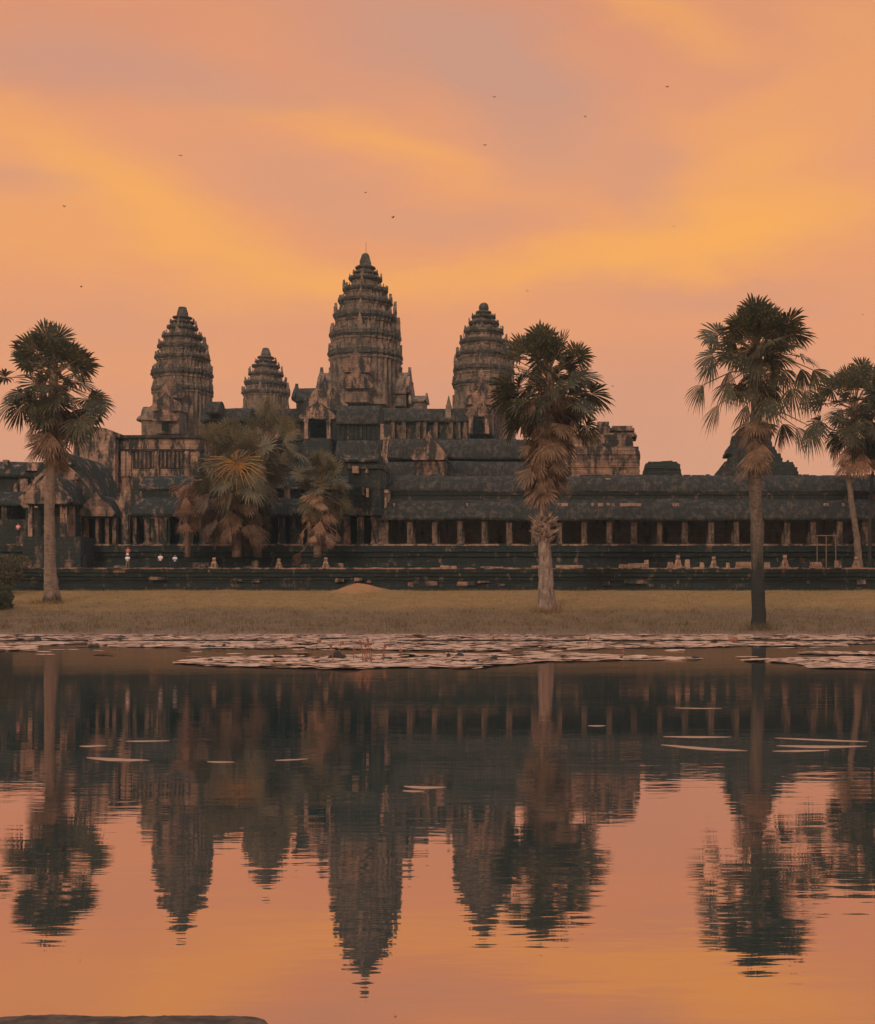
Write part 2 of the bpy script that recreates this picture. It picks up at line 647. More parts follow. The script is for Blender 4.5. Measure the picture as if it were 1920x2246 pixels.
def vault_prof(c, hw, z, h, n=7):
    """pointed corbel vault section, eave lip included"""
    pts = [(c - hw * 1.06, z - .12), (c - hw * 1.08, z + .10)]
    for i in range(2 * n + 1):
        t = -1 + i / n
        pts.append((c + hw * t, z + .12 + (h - .12) * (1 - abs(t) ** 2.3) - .04 * (1 - abs(t))))
    pts += [(c + hw * 1.08, z + .10), (c + hw * 1.06, z - .12)]
    return pts


def ribs(a, bb, step=.42):
    n = max(2, int((bb - a) / step) * 2)
    return [a + (bb - a) * i / n for i in range(n + 1)]


def vault_x(mb, x0, x1, cy, hw, z, h, step=.42, sag=.06):
    pr = vault_prof(cy, hw, z, h)

    def fn(i, x, y, zz):
        o = -.055 if i % 2 else 0.0
        o += sag * 2.2 * hz(x * .22, y * .4, zz * .3) + .03 * hz(x * 2, zz * 2, 3)
        return (x, y + (-o if y < cy else o) * .6, zz + o)
    mb.extx(pr, ribs(x0, x1, step), fn)


def vault_y(mb, cx, hw, y0, y1, z, h, step=.42):
    pr = vault_prof(cx, hw, z, h)

    def fn(i, x, y, zz):
        o = (-.05 if i % 2 else 0.0) + .05 * hz(y * .4, x * .4, zz * .3)
        return (x + (-o if x < cx else o) * .6, y, zz + o)
    mb.exty(pr, ribs(y0, y1, step), fn)


def antefix(mb, cx, cy, z, ux, uy, w_, h):
    """upright leaf-shaped stone; (ux,uy) points outward"""
    tx, ty = -uy, ux
    prof = [(-.5, 0), (-.56, .3), (-.3, .65), (0, 1.0), (.3, .65), (.56, .3), (.5, 0)]
    d = w_ * .28
    r0 = [(cx + tx * a * w_ + ux * d, cy + ty * a * w_ + uy * d, z + c * h) for a, c in prof]
    r1 = [(cx + tx * a * w_ - ux * d, cy + ty * a * w_ - uy * d, z + c * h) for a, c in prof]
    mb.loft([r0, r1])


def tower(cxp, D, tiers, finial, yb, hwb, label, rod=False, bulb=False):
    """tiers, top to bottom: (row of cornice top, row of cornice foot, half width) in photo pixels at distance D"""
    s = D / F
    cx = X(cxp, D)
    root = thing('temple_tower', (cx, D, Z(yb, D)), label, 'temple tower', 'towers of the temple')
    # lotus-bud tip
    ft, fb, h0, h1 = finial
    mb = MB()
    z0, z1 = Z(fb, D), Z(ft, D)
    prof = [(1.05, -.1), (1.0, .06), (.92, .18), (.97, .25), (.90, .45), (.80, .70), (.72, .90), (.55, .97), (.30, 1.0)]
    if bulb:
        prof = [(1.0, -.1), (.9, .05), (.70, .15), (.92, .28), (1.04, .5), (.98, .72), (.80, .88), (.5, .97), (.25, 1.0)]
    rings = []
    for a, c in prof:
        r = (h1 * (1 - c) + h0 * c) * s * (a if not bulb else a) * (1.0 if bulb else (.95 + .35 * c))
        rings.append([(cx + r * cos(2 * pi * j / 16) * (1 + .04 * (j % 2)), D + r * sin(2 * pi * j / 16) * (1 + .04 * (j % 2)), z0 + (z1 - z0) * c) for j in range(16)])
    mb.loft(rings)
    mb.jitter(.10, .9)
    mb.build('finial', TOWER_TOP, root)
    n = len(tiers)
    for i, (yt, yc, hw) in enumerate(tiers):
        zt = Z(yt, D)
        zc = zt - (zt - Z(yc, D)) * .66
        zb = Z(tiers[i + 1][0], D) - .12 if i + 1 < n else Z(yb, D)
        hw *= s
        up_hw = tiers[i - 1][2] * s if i else h1 * s
        c = zt - zc
        wl = (.76, .77, .79, .83, .87, .89, .91, .94)[min(i, 7)]
        mb = MB()
        mb.loft([plan_ring(cx, D, hw * a_, z_) for a_, z_ in [(wl * 1.05, zb), (wl * 1.05, zb + (zc - zb) * .14), (wl, zb + (zc - zb) * .24), (wl, zc - c * .30), (wl + .04, zc - c * .2), (wl + .05, zc + .05)]])
        cm = MB()
        cm.loft([plan_ring(cx, D, hw * a_, z_) for a_, z_ in [(wl + .02, zc - .02), (.955, zc + c * .16), (.96, zc + c * .30), (1.0, zc + c * .36), (1.0, zc + c * .80), (.96, zt), (max(up_hw / hw * .86, .55), zt + .10)]])
        cm.jitter(.22 if hw > 4 else .10, .7); cm.jitter(.10, 2.3)
        gap = (Z(tiers[i - 1][0] * .4 + tiers[i - 1][1] * .6, D) - zt) if i else (zt - zc) * 1.2
        ah = max(.35, min(gap * .85, hw * .20))
        aw = hw * .085
        am = mb
        if i > 0:
            for qd in range(4):
                a = qd * pi / 2
                for (px_, py_, k_) in ((.95, 0, 1.5), (.95, .13, .8), (.95, -.13, .8), (.95, .25, .9), (.95, -.25, .9), (.87, .36, .8), (.87, -.36, .8), (.87, .45, .85), (.87, -.45, .85), (.775, .58, .85), (.69, .69, .95), (.58, .775, .85)):
                    if abs(py_) < .4 and px_ > .9:
                        k_ *= 1.25
                    elif random.random() < .2:
                        continue
                    gx, gy = px_ * cos(a) - py_ * sin(a), px_ * sin(a) + py_ * cos(a)
                    ux, uy = gx, gy
                    if abs(px_ - .69) > .01:
                        ux, uy = (cos(a), sin(a))
                    ln = sqrt(ux * ux + uy * uy)
                    antefix(am, cx + gx * hw, D + gy * hw, zt - .12, ux / ln, uy / ln, aw * k_, ah * k_ * random.uniform(.4, 1.35))
            # false door with its gable on each face of the storey
            for qd in range(4):
                a = qd * pi / 2
                e = wl * hw
                fw, fh = hw * .24, (zc - zb) * .85
                b0 = MB()
                b0.exty([(fw * g_[0], zb + .1 + (fh + c * .35) * g_[1] / 1.25) for g_ in GABLE], [-(e + hw * .085), -e + .4])
                b0.box(-fw * .8, fw * .8, -(e + hw * .10), -e + .3, zb, zb + fh * .28)
                off = len(mb.v)
                for v in b0.v:
                    mb.v.append(Vector((cx + v.x * cos(a) - v.y * sin(a), D + v.x * sin(a) + v.y * cos(a), v.z)))
                mb.f += [[q_ + off for q_ in f_] for f_ in b0.f]
        else:
            pass
        mb.jitter(.18 if hw > 4 else .08, .7); mb.jitter(.08, 2.1)
        tq = mb.build('tier', TOWER if i > 1 else TOWER_TOP, root)
        cm.build('cornice', TOWER_TOP, tq)
    if hwb:
        mb = MB()
        zt = Z(tiers[-1][1], D) - 1.2
        zb = Z(yb, D)
        mb.loft([plan_ring(cx, D, hwb * s * a, z) for a, z in ((1.06, zb - 3), (1.06, zb + .4), (1.0, zb + .7), (.96, zb + 1.6), (.96, zb + 3.2), (1.0, zb + 3.6), (.93, zb + 4.1))])
        mb.jitter(.12, .8)
        mb.build('base', TOWER, root)
    if rod:
        mb = MB()
        mb.tube([(cx + .1, D, z1 - .2), (cx + .1, D, Z(530, D))], [.045, .03], 6)
        mb.build('lightning_rod', METAL, root)
    return root, cx, s


def porch_front(root, cx, y0, y1, zb, ze, h, hw, matr=ROOF, matg=PALE, door=True, wallm=WALL):
    """porch running toward the camera: roof, gable, two pillars and a dark doorway"""
    r = MB(); vault_y(r, cx, hw, y0 + .55, y1, ze, h); r.build('porch_roof', matr, root)
    w_ = MB()
    w_.box(cx - hw * .97, cx - hw * .52, y0 + .9, y1, zb, ze - .05)
    w_.box(cx + hw * .52, cx + hw * .97, y0 + .9, y1, zb, ze - .05)
    w_.box(cx - hw * .52, cx + hw * .52, y0 + 1.0, y1, zb + (ze - zb) * .86, ze - .06)
    w_.box(cx - hw * 1.02, cx + hw * 1.02, y0 + .6, y1, zb - .01, zb + .25)
    w_.jitter(.04); w_.build('porch_wall', wallm, root)
    g_ = MB(); gable_y(g_, cx, y0, ze - .12, hw * 1.03, h * 1.22, .5)
    gable_y(g_, cx, y0 - .14, ze + .02, hw * .74, h * .92, .2)
    g_.jitter(.07, 1.1); g_.build('gable', matg, root)
    for sgn in (-1, 1):
        p = MB()
        x = cx + sgn * hw * .72
        p.box(x - .28, x + .28, y0 + .05, y0 + .6, zb, ze - .3)
        p.box(x - .38, x + .38, y0 - .03, y0 + .68, zb, zb + .35)
        p.box(x - .36, x + .36, y0 - .02, y0 + .66, ze - .6, ze - .14)
        p.jitter(.02); p.build('pillar', PALE, root)
    if door:
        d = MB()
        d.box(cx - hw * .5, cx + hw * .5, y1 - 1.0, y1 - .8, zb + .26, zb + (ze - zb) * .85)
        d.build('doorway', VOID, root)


# central tower ------------------------------------------------------
D0 = 262.0
croot, ccx, s0 = tower(802, D0, [(586, 593, 22), (598, 605, 27), (610, 622, 36), (634, 651, 49), (660, 677, 58), (692, 716, 68), (733, 758, 76), (775, 800, 79)],
                       (555.5, 584, 7.5, 14), 930, 0, 'tallest stone tower, in the middle of the temple, with a thin rod on its tip', rod=True)
for sgn, xe, yp in ((-1, 708, 812), (1, 896, 812)):
    mb = MB()
    xa, xb = sorted((X(802 + sgn * 60, D0), X(xe, D0)))
    vault_x(mb, xa, xb, D0, 3.2, Z(868, D0), Z(817, D0) - Z(868, D0))
    mb.build('porch_roof', TOWER, croot)
    mb = MB()
    mb.box(xa + .05, xb - .05, D0 - 2.9, D0 + 2.9, Z(895, D0), Z(868, D0) - .05)
    mb.jitter(.06); mb.build('porch_wall', TOWER, croot)
    mb = MB()
    gable_x(mb, (xb if sgn > 0 else xa - .5), D0, Z(866, D0), 3.5, Z(805, D0) - Z(866, D0), .55)
    gable_x(mb, (xb + .5 if sgn > 0 else xa - .95), D0, Z(892, D0), 3.1, Z(838, D0) - Z(892, D0), .5)
    mb.jitter(.1); mb.build('gable', PALE if sgn > 0 else TOWER, croot)
    # lower outer chamber
    mb = MB()
    xo = sorted((X(xe, D0) + sgn * .6, X(xe, D0) + sgn * 3.4))
    vault_x(mb, xo[0], xo[1], D0, 2.4, Z(884, D0), Z(868, D0) - Z(884, D0))
    mb.box(xo[0], xo[1], D0 - 2.2, D0 + 2.2, Z(905, D0), Z(884, D0) - .05)
    gable_x(mb, xo[1] if sgn > 0 else xo[0] - .4, D0, Z(884, D0), 2.6, Z(862, D0) - Z(884, D0), .4)
    mb.build('outer_chamber', TOWER, croot)
mb = MB()      # stepped west porch with its two stacked gables
vault_y(mb, ccx, 2.3, D0 - 10.4, D0 - 5, Z(835, D0), Z(805, D0) - Z(835, D0))
mb.box(ccx - 2.2, ccx + 2.2, D0 - 10.2, D0 - 5, Z(900, D0), Z(835, D0) - .05)
mb.box(ccx - 5.2, ccx + 5.2, D0 - 8.0, D0 - 5.4, Z(900, D0), Z(852, D0), .3, .3)
mb.jitter(.08); mb.build('front_porch', TOWER, croot)
mb = MB()
gable_y(mb, ccx, D0 - 10.9, Z(838, D0), 2.5, Z(786, D0) - Z(838, D0), .5)
gable_y(mb, ccx, D0 - 11.3, Z(872, D0), 2.9, Z(826, D0) - Z(872, D0), .4)
mb.jitter(.12); mb.build('front_gable', RUIN, croot)

# corner towers -------------------------------------------------------
D1 = 240.0
lroot, lcx, s1 = tower(400.5, D1, [(695, 702, 20), (706, 712, 26), (717, 728, 32), (736, 751, 42), (758, 775, 50), (784, 798, 57), (815, 838, 63), (853, 871, 64)],
                       (672.5, 694, 8, 13), 985, 0, 'pointed stone tower rising behind the broad pale wall, before the clump of palms')
mb = MB()
vault_x(mb, X(318, D1), X(352, D1), D1, 2.6, Z(925, D1), Z(893, D1) - Z(925, D1))
mb.box(X(320, D1), X(352, D1), D1 - 2.4, D1 + 2.4, Z(965, D1), Z(925, D1) - .05)
gable_x(mb, X(318, D1) - .5, D1, Z(928, D1), 2.8, Z(905, D1) - Z(928, D1))
mb.jitter(.08); mb.build('side_porch', TOWER, lroot)
mb = MB()
vault_y(mb, lcx, 2.2, D1 - 9.0, D1 - 4, Z(915, D1), Z(888, D1) - Z(915, D1))
mb.box(lcx - 2.1, lcx + 2.1, D1 - 8.8, D1 - 4, Z(965, D1), Z(915, D1) - .05)
mb.jitter(.08); mb.build('front_porch', TOWER, lroot)
mb = MB()
gable_y(mb, lcx, D1 - 6.6, Z(885, D1), 2.1, Z(836, D1) - Z(885, D1), .6)
gable_y(mb, lcx, D1 - 9.5, Z(918, D1), 2.4, Z(875, D1) - Z(918, D1), .5)
gable_y(mb, lcx, D1 - 9.9, Z(940, D1), 2.0, Z(905, D1) - Z(940, D1), .4)
mb.jitter(.1); mb.build('front_gable', RUIN, lroot)
mb = MB()
mb.box(lcx - .5, lcx + .5, D1 - 10.1, D1 - 9.4, Z(960, D1), Z(944, D1)); mb.build('doorway', VOID, lroot)

rroot, rcx, s1 = tower(1061.5, D1, [(684, 691, 17), (694, 702, 26), (707, 720, 33), (724, 741, 43), (748, 766, 53), (775, 793, 60), (807, 830, 66), (842, 857, 67)],
                       (664, 684, 9, 12.5), 985, 0, 'pointed stone tower with a round knob on top, half behind the shaggy palm', bulb=True)
mb = MB()
vault_y(mb, rcx, 2.3, D1 - 9.0, D1 - 4, Z(905, D1), Z(878, D1) - Z(905, D1))
mb.box(rcx - 2.2, rcx + 2.2, D1 - 8.8, D1 - 4, Z(965, D1), Z(905, D1) - .05)
mb.jitter(.08); mb.build('front_porch', TOWER, rroot)
mb = MB()
gable_y(mb, rcx, D1 - 6.6, Z(880, D1), 2.2, Z(832, D1) - Z(880, D1), .6)
gable_y(mb, rcx, D1 - 9.5, Z(905, D1), 2.5, Z(866, D1) - Z(905, D1), .5)
gable_y(mb, rcx, D1 - 9.9, Z(930, D1), 2.1, Z(892, D1) - Z(930, D1), .4)
mb.jitter(.1); mb.build('front_gable', RUIN, rroot)
mb = MB()
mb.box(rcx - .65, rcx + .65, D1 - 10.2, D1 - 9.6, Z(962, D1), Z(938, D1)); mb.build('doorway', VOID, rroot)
for q_ in (-1, 1):
    mb = MB(); mb.box(rcx + q_ * 1.4 - .35, rcx + q_ * 1.4 + .35, D1 - 10.4, D1 - 9.7, Z(968, D1), Z(932, D1)); mb.jitter(.03); mb.build('pillar', PALE, rroot)

tower(583.5, 292, [(783, 789, 18), (793, 799, 23), (802, 811, 29), (819, 831, 37), (839, 855, 45), (861, 874, 51)],
      (763, 783, 7, 12), 915, 0, 'smallest, farthest stone tower, showing above the palm crowns beside the gabled porch')

# upper gallery on its steep pyramid ------------------------------------
DU = 230.0
ug = thing('upper_gallery', (X(720, DU), DU, Z(1060, DU)), 'high dark gallery at the feet of the towers, with a doorway under an arched gable', 'gallery')
mb = MB(); vault_x(mb, X(440, DU), X(1030, DU), DU + 2.2, 2.4, Z(923, DU), Z(891, DU) - Z(923, DU)); mb.build('roof', ROOF, ug)
mb = MB()
mb.box(X(440, DU), X(1030, DU), DU + .9, DU + 4.2, Z(962, DU), Z(924, DU))
mb.jitter(.05); mb.build('wall', WALL, ug)
mb = MB()
for i_, (a_, b_, c_) in enumerate(((0, 962, 985), (2.0, 985, 1010), (4.0, 1010, 1036), (6.0, 1036, 1075))):
    mb.box(X(430, DU) - a_, X(1130, DU) + a_, DU - .2 - a_ * 1.3, DU + 8 + a_, Z(c_, DU), Z(b_, DU) - .02 * i_, .25, .25)
    mb.box(X(430, DU) - a_ - .3, X(1130, DU) + a_ + .3, DU - .5 - a_ * 1.3, DU + 7, Z(b_ + 5, DU), Z(b_ + 2, DU))
mb.jitter(.12); mb.build('base', DARKWALL, ug)
for px_ in (862, 886, 918, 932, 956, 990, 1006, 1022):
    p = MB(); x = X(px_, DU)
    p.box(x - .32, x + .32, DU - .1, DU + .55, Z(962, DU), Z(926, DU)); p.jitter(.03); p.build('pillar', PILLAR, ug)
# gable porch with the dark doorway
gx = X(700, 222)
porch_front(ug, gx, 220.5, 228.5, Z(963, 221), Z(918, 221), Z(884, 221) - Z(918, 221), 2.55, wallm=DARKWALL)
mb = MB(); gable_y(mb, gx + .3, 225.4, Z(898, 225), 3.3, Z(822, 225) - Z(898, 225), .6); mb.jitter(.12); mb.build('gable', PALE, ug)
mb = MB(); vault_x(mb, X(650, 229), X(722, 229), 230.5, 2.6, Z(880, 229), Z(848, 229) - Z(880, 229)); mb.box(X(652, 229), X(722, 229), 228.3, 233, Z(925, 229), Z(880, 229) - .06)
gable_x(mb, X(650, 229) - .5, 230.5, Z(880, 229), 2.7, Z(838, 229) - Z(880, 229)); mb.build('porch_roof', ROOF, ug)
mb = MB()
for i_ in range(12):
    mb.box(gx - 2.2, gx + 2.2, 220.2 - .55 * i_, 222, Z(965, 221) - .75 * (i_ + 1), Z(965, 221) - .75 * i_)
mb.jitter(.05); mb.build('stair', DARKWALL, ug)
mb = MB(); mb.box(X(975, 229), X(989, 229), 230, 232, Z(925, 229), Z(885, 229), .12, .3); mb.box(X(977.5, 229), X(986.5, 229), 230.4, 231.6, Z(885, 229) + .01, Z(864, 229), .30, .5); mb.jitter(.06); mb.build('end_gable', TOWER, ug)

# second gallery -----------------------------------------------------------
DS = 190.0
sg = thing('middle_gallery', (X(1000, DS), DS, Z(1060, DS)), 'low dark gallery with one pale arched gable, behind the ridge of the long colonnade', 'gallery')
mb = MB(); vault_x(mb, X(850, DS), X(1260, DS), DS + 2.4, 2.7, Z(1005, DS), Z(958, DS) - Z(1005, DS)); mb.build('roof', ROOF, sg)
mb = MB(); mb.box(X(850, DS), X(1258, DS), DS + .6, DS + 4.6, Z(1090, DS), Z(1005, DS) - .05); mb.jitter(.06); mb.build('wall', DARKWALL, sg)
mb = MB(); vault_x(mb, X(850, DS), X(1230, DS), DS - 1.2, 2.2, Z(1060, DS), Z(1014, DS) - Z(1060, DS)); mb.build('aisle_roof', ROOF, sg)
gx2 = X(945, DS - 5)
r = MB(); vault_y(r, gx2, 2.1, DS - 6.6, DS + 1, Z(1008, DS - 6), Z(958, DS - 6) - Z(1008, DS - 6)); r.build('porch_roof', ROOF, sg)
r = MB(); gable_y(r, gx2, DS - 7.2, Z(1010, DS - 6), 2.15, Z(948, DS - 6) - Z(1010, DS - 6), .6); r.jitter(.14, 1); r.build('gable', PALE, sg)
r = MB(); r.box(gx2 - 2.1, gx2 + 2.1, DS - 6.6, DS, Z(1070, DS - 6), Z(1009, DS - 6)); r.jitter(.08); r.build('porch_wall', RUIN, sg)
# dark steep block left of it (stair side of the inner gatehouse) with its pale broken end
ib = thing('inner_gatehouse', (X(790, 200), 200, Z(1080, 200)), 'black roofed inner gatehouse below the tallest tower, with a pale broken stone end', 'gatehouse')
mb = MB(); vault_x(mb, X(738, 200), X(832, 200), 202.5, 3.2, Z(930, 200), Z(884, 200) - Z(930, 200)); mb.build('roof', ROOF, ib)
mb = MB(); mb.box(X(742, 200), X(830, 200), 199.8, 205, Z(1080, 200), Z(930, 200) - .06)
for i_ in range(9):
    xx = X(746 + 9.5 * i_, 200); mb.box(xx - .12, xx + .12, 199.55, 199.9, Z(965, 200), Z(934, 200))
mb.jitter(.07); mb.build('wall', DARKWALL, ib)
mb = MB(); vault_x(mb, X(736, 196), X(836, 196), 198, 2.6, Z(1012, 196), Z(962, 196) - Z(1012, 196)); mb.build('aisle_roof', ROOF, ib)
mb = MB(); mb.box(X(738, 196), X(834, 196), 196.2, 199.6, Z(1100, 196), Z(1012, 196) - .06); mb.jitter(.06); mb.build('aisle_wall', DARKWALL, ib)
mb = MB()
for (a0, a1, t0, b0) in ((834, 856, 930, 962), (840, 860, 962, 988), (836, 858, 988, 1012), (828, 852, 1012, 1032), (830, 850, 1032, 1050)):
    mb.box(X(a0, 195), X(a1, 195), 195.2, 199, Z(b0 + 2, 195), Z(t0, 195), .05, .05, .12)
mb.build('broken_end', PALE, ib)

# broad pale wall of the cloister ------------------------------------------------
DC = 176.0
cl = thing('cloister', (X(340, DC), DC, Z(1130, DC)), 'broad pale stone wall with black streaks and slit windows, beside the nearest palm crown', 'building')
mb = MB()
mb.box(X(262, DC), X(446, DC), DC, DC + 8, Z(1120, DC), Z(962, DC))
mb.box(X(170, DC), X(262, DC), DC - 1.5, DC + 8, Z(1130, DC), Z(958, DC))
mb.loft([[(X(x_, DC - 1.2), y_, Z(z_, DC)) for x_, z_ in ((172, 962), (172, 950), (205, 938), (232, 942), (262, 954), (262, 962))] for y_ in (DC - 1.2, DC + 6)])
mb.jitter(.08); mb.build('wall', PALE, cl)
mb = MB()
mb.box(X(258, DC), X(450, DC), DC - .35, DC + 8.2, Z(962, DC) + .02, Z(955, DC), .05, .05)
mb.box(X(262, DC), X(446, DC), DC - .25, DC + .2, Z(990, DC), Z(985, DC))
mb.jitter(.08); mb.build('cornice', ROOF, cl)
for px_ in range(300, 402, 9):
    p = MB(); x = X(px_, DC); p.box(x - .12, x + .12, DC - .16, DC + .1, Z(1026, DC), Z(991, DC)); p.build('baluster', PILLAR, cl)
mb = MB(); mb.box(X(292, DC), X(402, DC), DC - .06, DC + .1, Z(1028, DC), Z(990, DC)); mb.build('window_band', ROOF, cl)
for px_ in (272, 284, 345, 412, 436):
    p = MB(); x = X(px_, DC); p.box(x - .3, x + .3, DC - .3, DC + .1, Z(1045, DC), Z(990, DC) - .02); p.jitter(.03); p.build('pilaster', PALE, cl)
# roof gap between the wall and the tower
mb = MB()
vault_x(mb, X(446, 215), X(545, 215), 218, 2.6, Z(920, 215), Z(890, 215) - Z(920, 215))
mb.box(X(448, 215), X(545, 215), 216, 220, Z(1060, 215), Z(920, 215) - .05)
vault_x(mb, X(452, 214), X(480, 214), 216, 2.4, Z(905, 214), Z(876, 214) - Z(905, 214))
mb.build('rear_roof', ROOF, cl)


# terraces ---------------------------------------------------------------------
DT = 134.0
tz = Z(1250, 136)
ter = thing('stone_terrace', (X(960, 140), 140, 3.6), 'long black moulded stone terrace behind the dry grass', 'terrace')
xl, xr = X(-420, DT), X(2160, DT)
prof = [(DT, 3.2), (DT, 4.15), (DT + .35, 4.2), (DT + .35, 4.5), (DT + .6, 4.55), (DT + .6, 4.8), (DT + .45, 4.9), (DT + .45, 5.15), (DT + .25, 5.25), (DT + .25, 5.55), (DT + .05, 5.62), (DT + .05, tz - .08), (DT + .12, tz), (149, tz), (149, 3.2)]


def wear(i, x, y, z):
    k = .06 * hz(x * .5, z * 2) + .035 * hz(x * 2.3, z * 3, 4)
    return (x, y + k, z + (k if z > 5 else .3 * k))


mb = MB(); mb.extx(prof, [xl + (xr - xl) * i / 260 for i in range(261)], wear); mb.build('lower_terrace', PLINTH, ter)
DQ = 146.5
gz = Z(1195.5, 148)
COPE = stone('worn_coping_stone', (.40, .25, .17), (.22, .15, .11), (.045, .045, .040), .50, .5, 14, (1.2, 1.2, 2.5))
prof = [(DQ, tz - .3), (DQ, tz + .7), (DQ + .3, tz + .75), (DQ + .3, tz + 1.1), (DQ + .55, tz + 1.2), (DQ + .55, tz + 1.7), (DQ + .3, tz + 1.8), (DQ + .3, tz + 2.2), (DQ + .05, tz + 2.3), (DQ + .05, gz - .1), (DQ + .12, gz), (166, gz), (166, tz - .3)]
mb = MB(); mb.extx(prof, [X(-420, DQ) + (X(2160, DQ) - X(-420, DQ)) * i / 260 for i in range(261)], wear); mb.build('upper_terrace', PLINTH, ter)
mb = MB(); mb.extx([(DT - .04, tz + .005), (DT - .04, tz + .16), (DT + .9, tz + .17), (DT + .9, tz + .005)], [xl + (xr - xl) * i / 420 for i in range(421)], lambda i, x, y, z: (x, y + .07 * hz(x * .8, z), z + (.10 * hz(x * .9, 5) if z > tz + .1 else 0)))
mb.build('coping', COPE, ter)
mb = MB(); mb.extx([(DQ - .02, gz + .004), (DQ - .02, gz + .05), (DQ + 1.3, gz + .05), (DQ + 1.3, gz + .004)], [X(-420, DQ) + (X(2160, DQ) - X(-420, DQ)) * i / 420 for i in range(421)], lambda i, x, y, z: (x, y + .06 * hz(x * .9, z), z - (.16 if y < DQ + .1 and z < gz + .03 else 0)))
mb.build('coping', COPE, ter)
# worn pale patches where the mouldings have broken away (real broken blocks)
random.seed(5)
mb = MB()
for (px_, py_, w_, h_) in ((900, 1282, 12, 10), (948, 1280, 26, 12), (1022, 1281, 40, 10), (1060, 1276, 30, 5), (1230, 1291, 34, 4), (1330, 1280, 18, 9), (1395, 1276, 50, 8), (1890, 1277, 20, 10),
                           (345, 1268, 34, 6), (745, 1273, 20, 8), (785, 1271, 18, 8), (810, 1275, 10, 6), (560, 1275, 18, 6), (520, 1273, 22, 5), (265, 1252, 36, 6), (1100, 1283, 16, 6)):
    mb = MB(); mb.box(X(px_ - w_ / 2, DT), X(px_ + w_ / 2, DT), DT - .05 + random.uniform(0, .1), DT + .8, Z(py_ + h_ / 2, DT), Z(py_ - h_ / 2, DT), .05, .05, .05)
    mb.build('broken_moulding', RUIN, ter)

# long colonnade ---------------------------------------------------------------------
DG = 148.0
cg = thing('colonnade_gallery', (X(1400, DG), DG, gz), 'long low gallery with an open row of square pillars under black ribbed roofs', 'gallery')
gxl, gxr = X(838, DG), X(2110, DG)
cols = [843, 899, 954, 1009, 1063, 1117, 1171, 1227, 1282, 1337, 1391, 1448, 1504, 1561, 1616, 1671, 1728, 1785, 1843, 1899, 1956, 2012, 2068]
ez = Z(1141, DG)
for i_, c_ in enumerate(cols):
    p = MB(); x = X(c_, DG)
    hw_ = .30 if c_ != 843 else .42
    p.box(x - hw_, x + hw_, DG + .1, DG + .1 + 2 * hw_, gz + .02, ez + .05)
    p.box(x - hw_ - .09, x + hw_ + .09, DG + .02, DG + .18 + 2 * hw_, gz, gz + .28)
    p.box(x - hw_ - .08, x + hw_ + .08, DG + .03, DG + .17 + 2 * hw_, ez - .24, ez + .06)
    p.jitter(.06, .9)
    p.build('column', PILLAR, cg)
for i_, c_ in enumerate(cols):
    p = MB(); D_ = DG + 2.7; x = X(c_, DG)
    p.box(x - .30, x + .30, D_, D_ + .55, gz + .02, ez + .8)
    p.jitter(.02); p.build('inner_column', PILLAR, cg)
mb = MB()
mb.box(gxl, gxr, DG + .05, DG + .75, ez + .07, ez + .36); mb.build('architrave', ROOF, cg)
# half-vault over the aisle
mb = MB()
z1_ = Z(1094, DG + 2.6)
pr = [(DG - .55, ez + .02), (DG - .6, ez + .22)]
for i_ in range(9):
    t = i_ / 8
    pr.append((DG - .55 + 3.3 * t, ez + .26 + (z1_ - ez - .26) * (1 - (1 - t) ** 1.9)))
pr += [(DG + 2.75, z1_ - .3), (DG + .3, ez + .45), (DG - .2, ez + .05)]


def ribf(i, x, y, z):
    o = (-.05 if i % 2 else 0) + .14 * hz(x * .25, y * .5, z * .4) + .03 * hz(x * 1.7, z * 2, 7)
    return (x, y - o * .3, z + o)


mb.extx(pr, ribs(gxl - .3, gxr, .40), ribf); mb.build('aisle_roof', ROOF, cg)
mb = MB()
mb.box(gxl, gxr, DG + 2.55, DG + 3.1, ez + .8, z1_ + .75)
mb.box(gxl, gxr, DG + 2.35, DG + 3.2, z1_ + .45, z1_ + .72)
mb.jitter(.03); mb.build('clerestory', DARKWALL, cg)
mb = MB()
rz = Z(1042.5, DG + 5.6)
vault_x(mb, gxl - .1, gxr, DG + 5.6, 3.15, z1_ + .82, rz - z1_ - .82, .40)
x = gxl
while x < gxr:                               # worn ridge stones
    l_ = random.uniform(.5, 1.6)
    if random.random() < .75:
        mb.box(x, x + l_ - .08, DG + 5.45, DG + 5.75, rz - .15, rz + random.uniform(-.02, .12), .03, .03)
    x += l_
mb.build('roof', ROOF, cg)
mb = MB(); mb.box(gxl + .7, gxr, DG + 8.0, DG + 8.6, gz - .05, z1_ + .8); mb.box(gxl - .5, gxl + .6, DG + 1.2, DG + 8.7, gz - .05, z1_ + .78); mb.build('back_wall', INNER, cg)
# scattered pale broken tiles on the roof edge
random.seed(9)
mb = MB()
for (px_, py_, w_) in ((1235, 1112, 22), (1300, 1110, 5), (1318, 1110, 12), (1340, 1109, 18), (1376, 1111, 30), (1398, 1109, 18), (1480, 1108, 10), (1487, 1104, 6), (1812, 1108, 10), (1025, 1095, 4), (1850, 1105, 6), (1334, 1052, 12), (1349, 1056, 8), (865, 1112, 5)):
    D_ = DG + .9 if py_ > 1090 else DG + 4
    zz = ez + .26 + (z1_ - ez - .26) * (1 - (1 - (D_ - DG + .55) / 3.3) ** 1.9) if py_ > 1090 else Z(py_, D_)
    mb.box(X(px_ - w_ / 2, D_), X(px_ + w_ / 2, D_), D_ - .3, D_ + .35, zz - .2, zz + .14, .03, .03, .03)
mb.build('broken_tiles', FALLEN, cg)

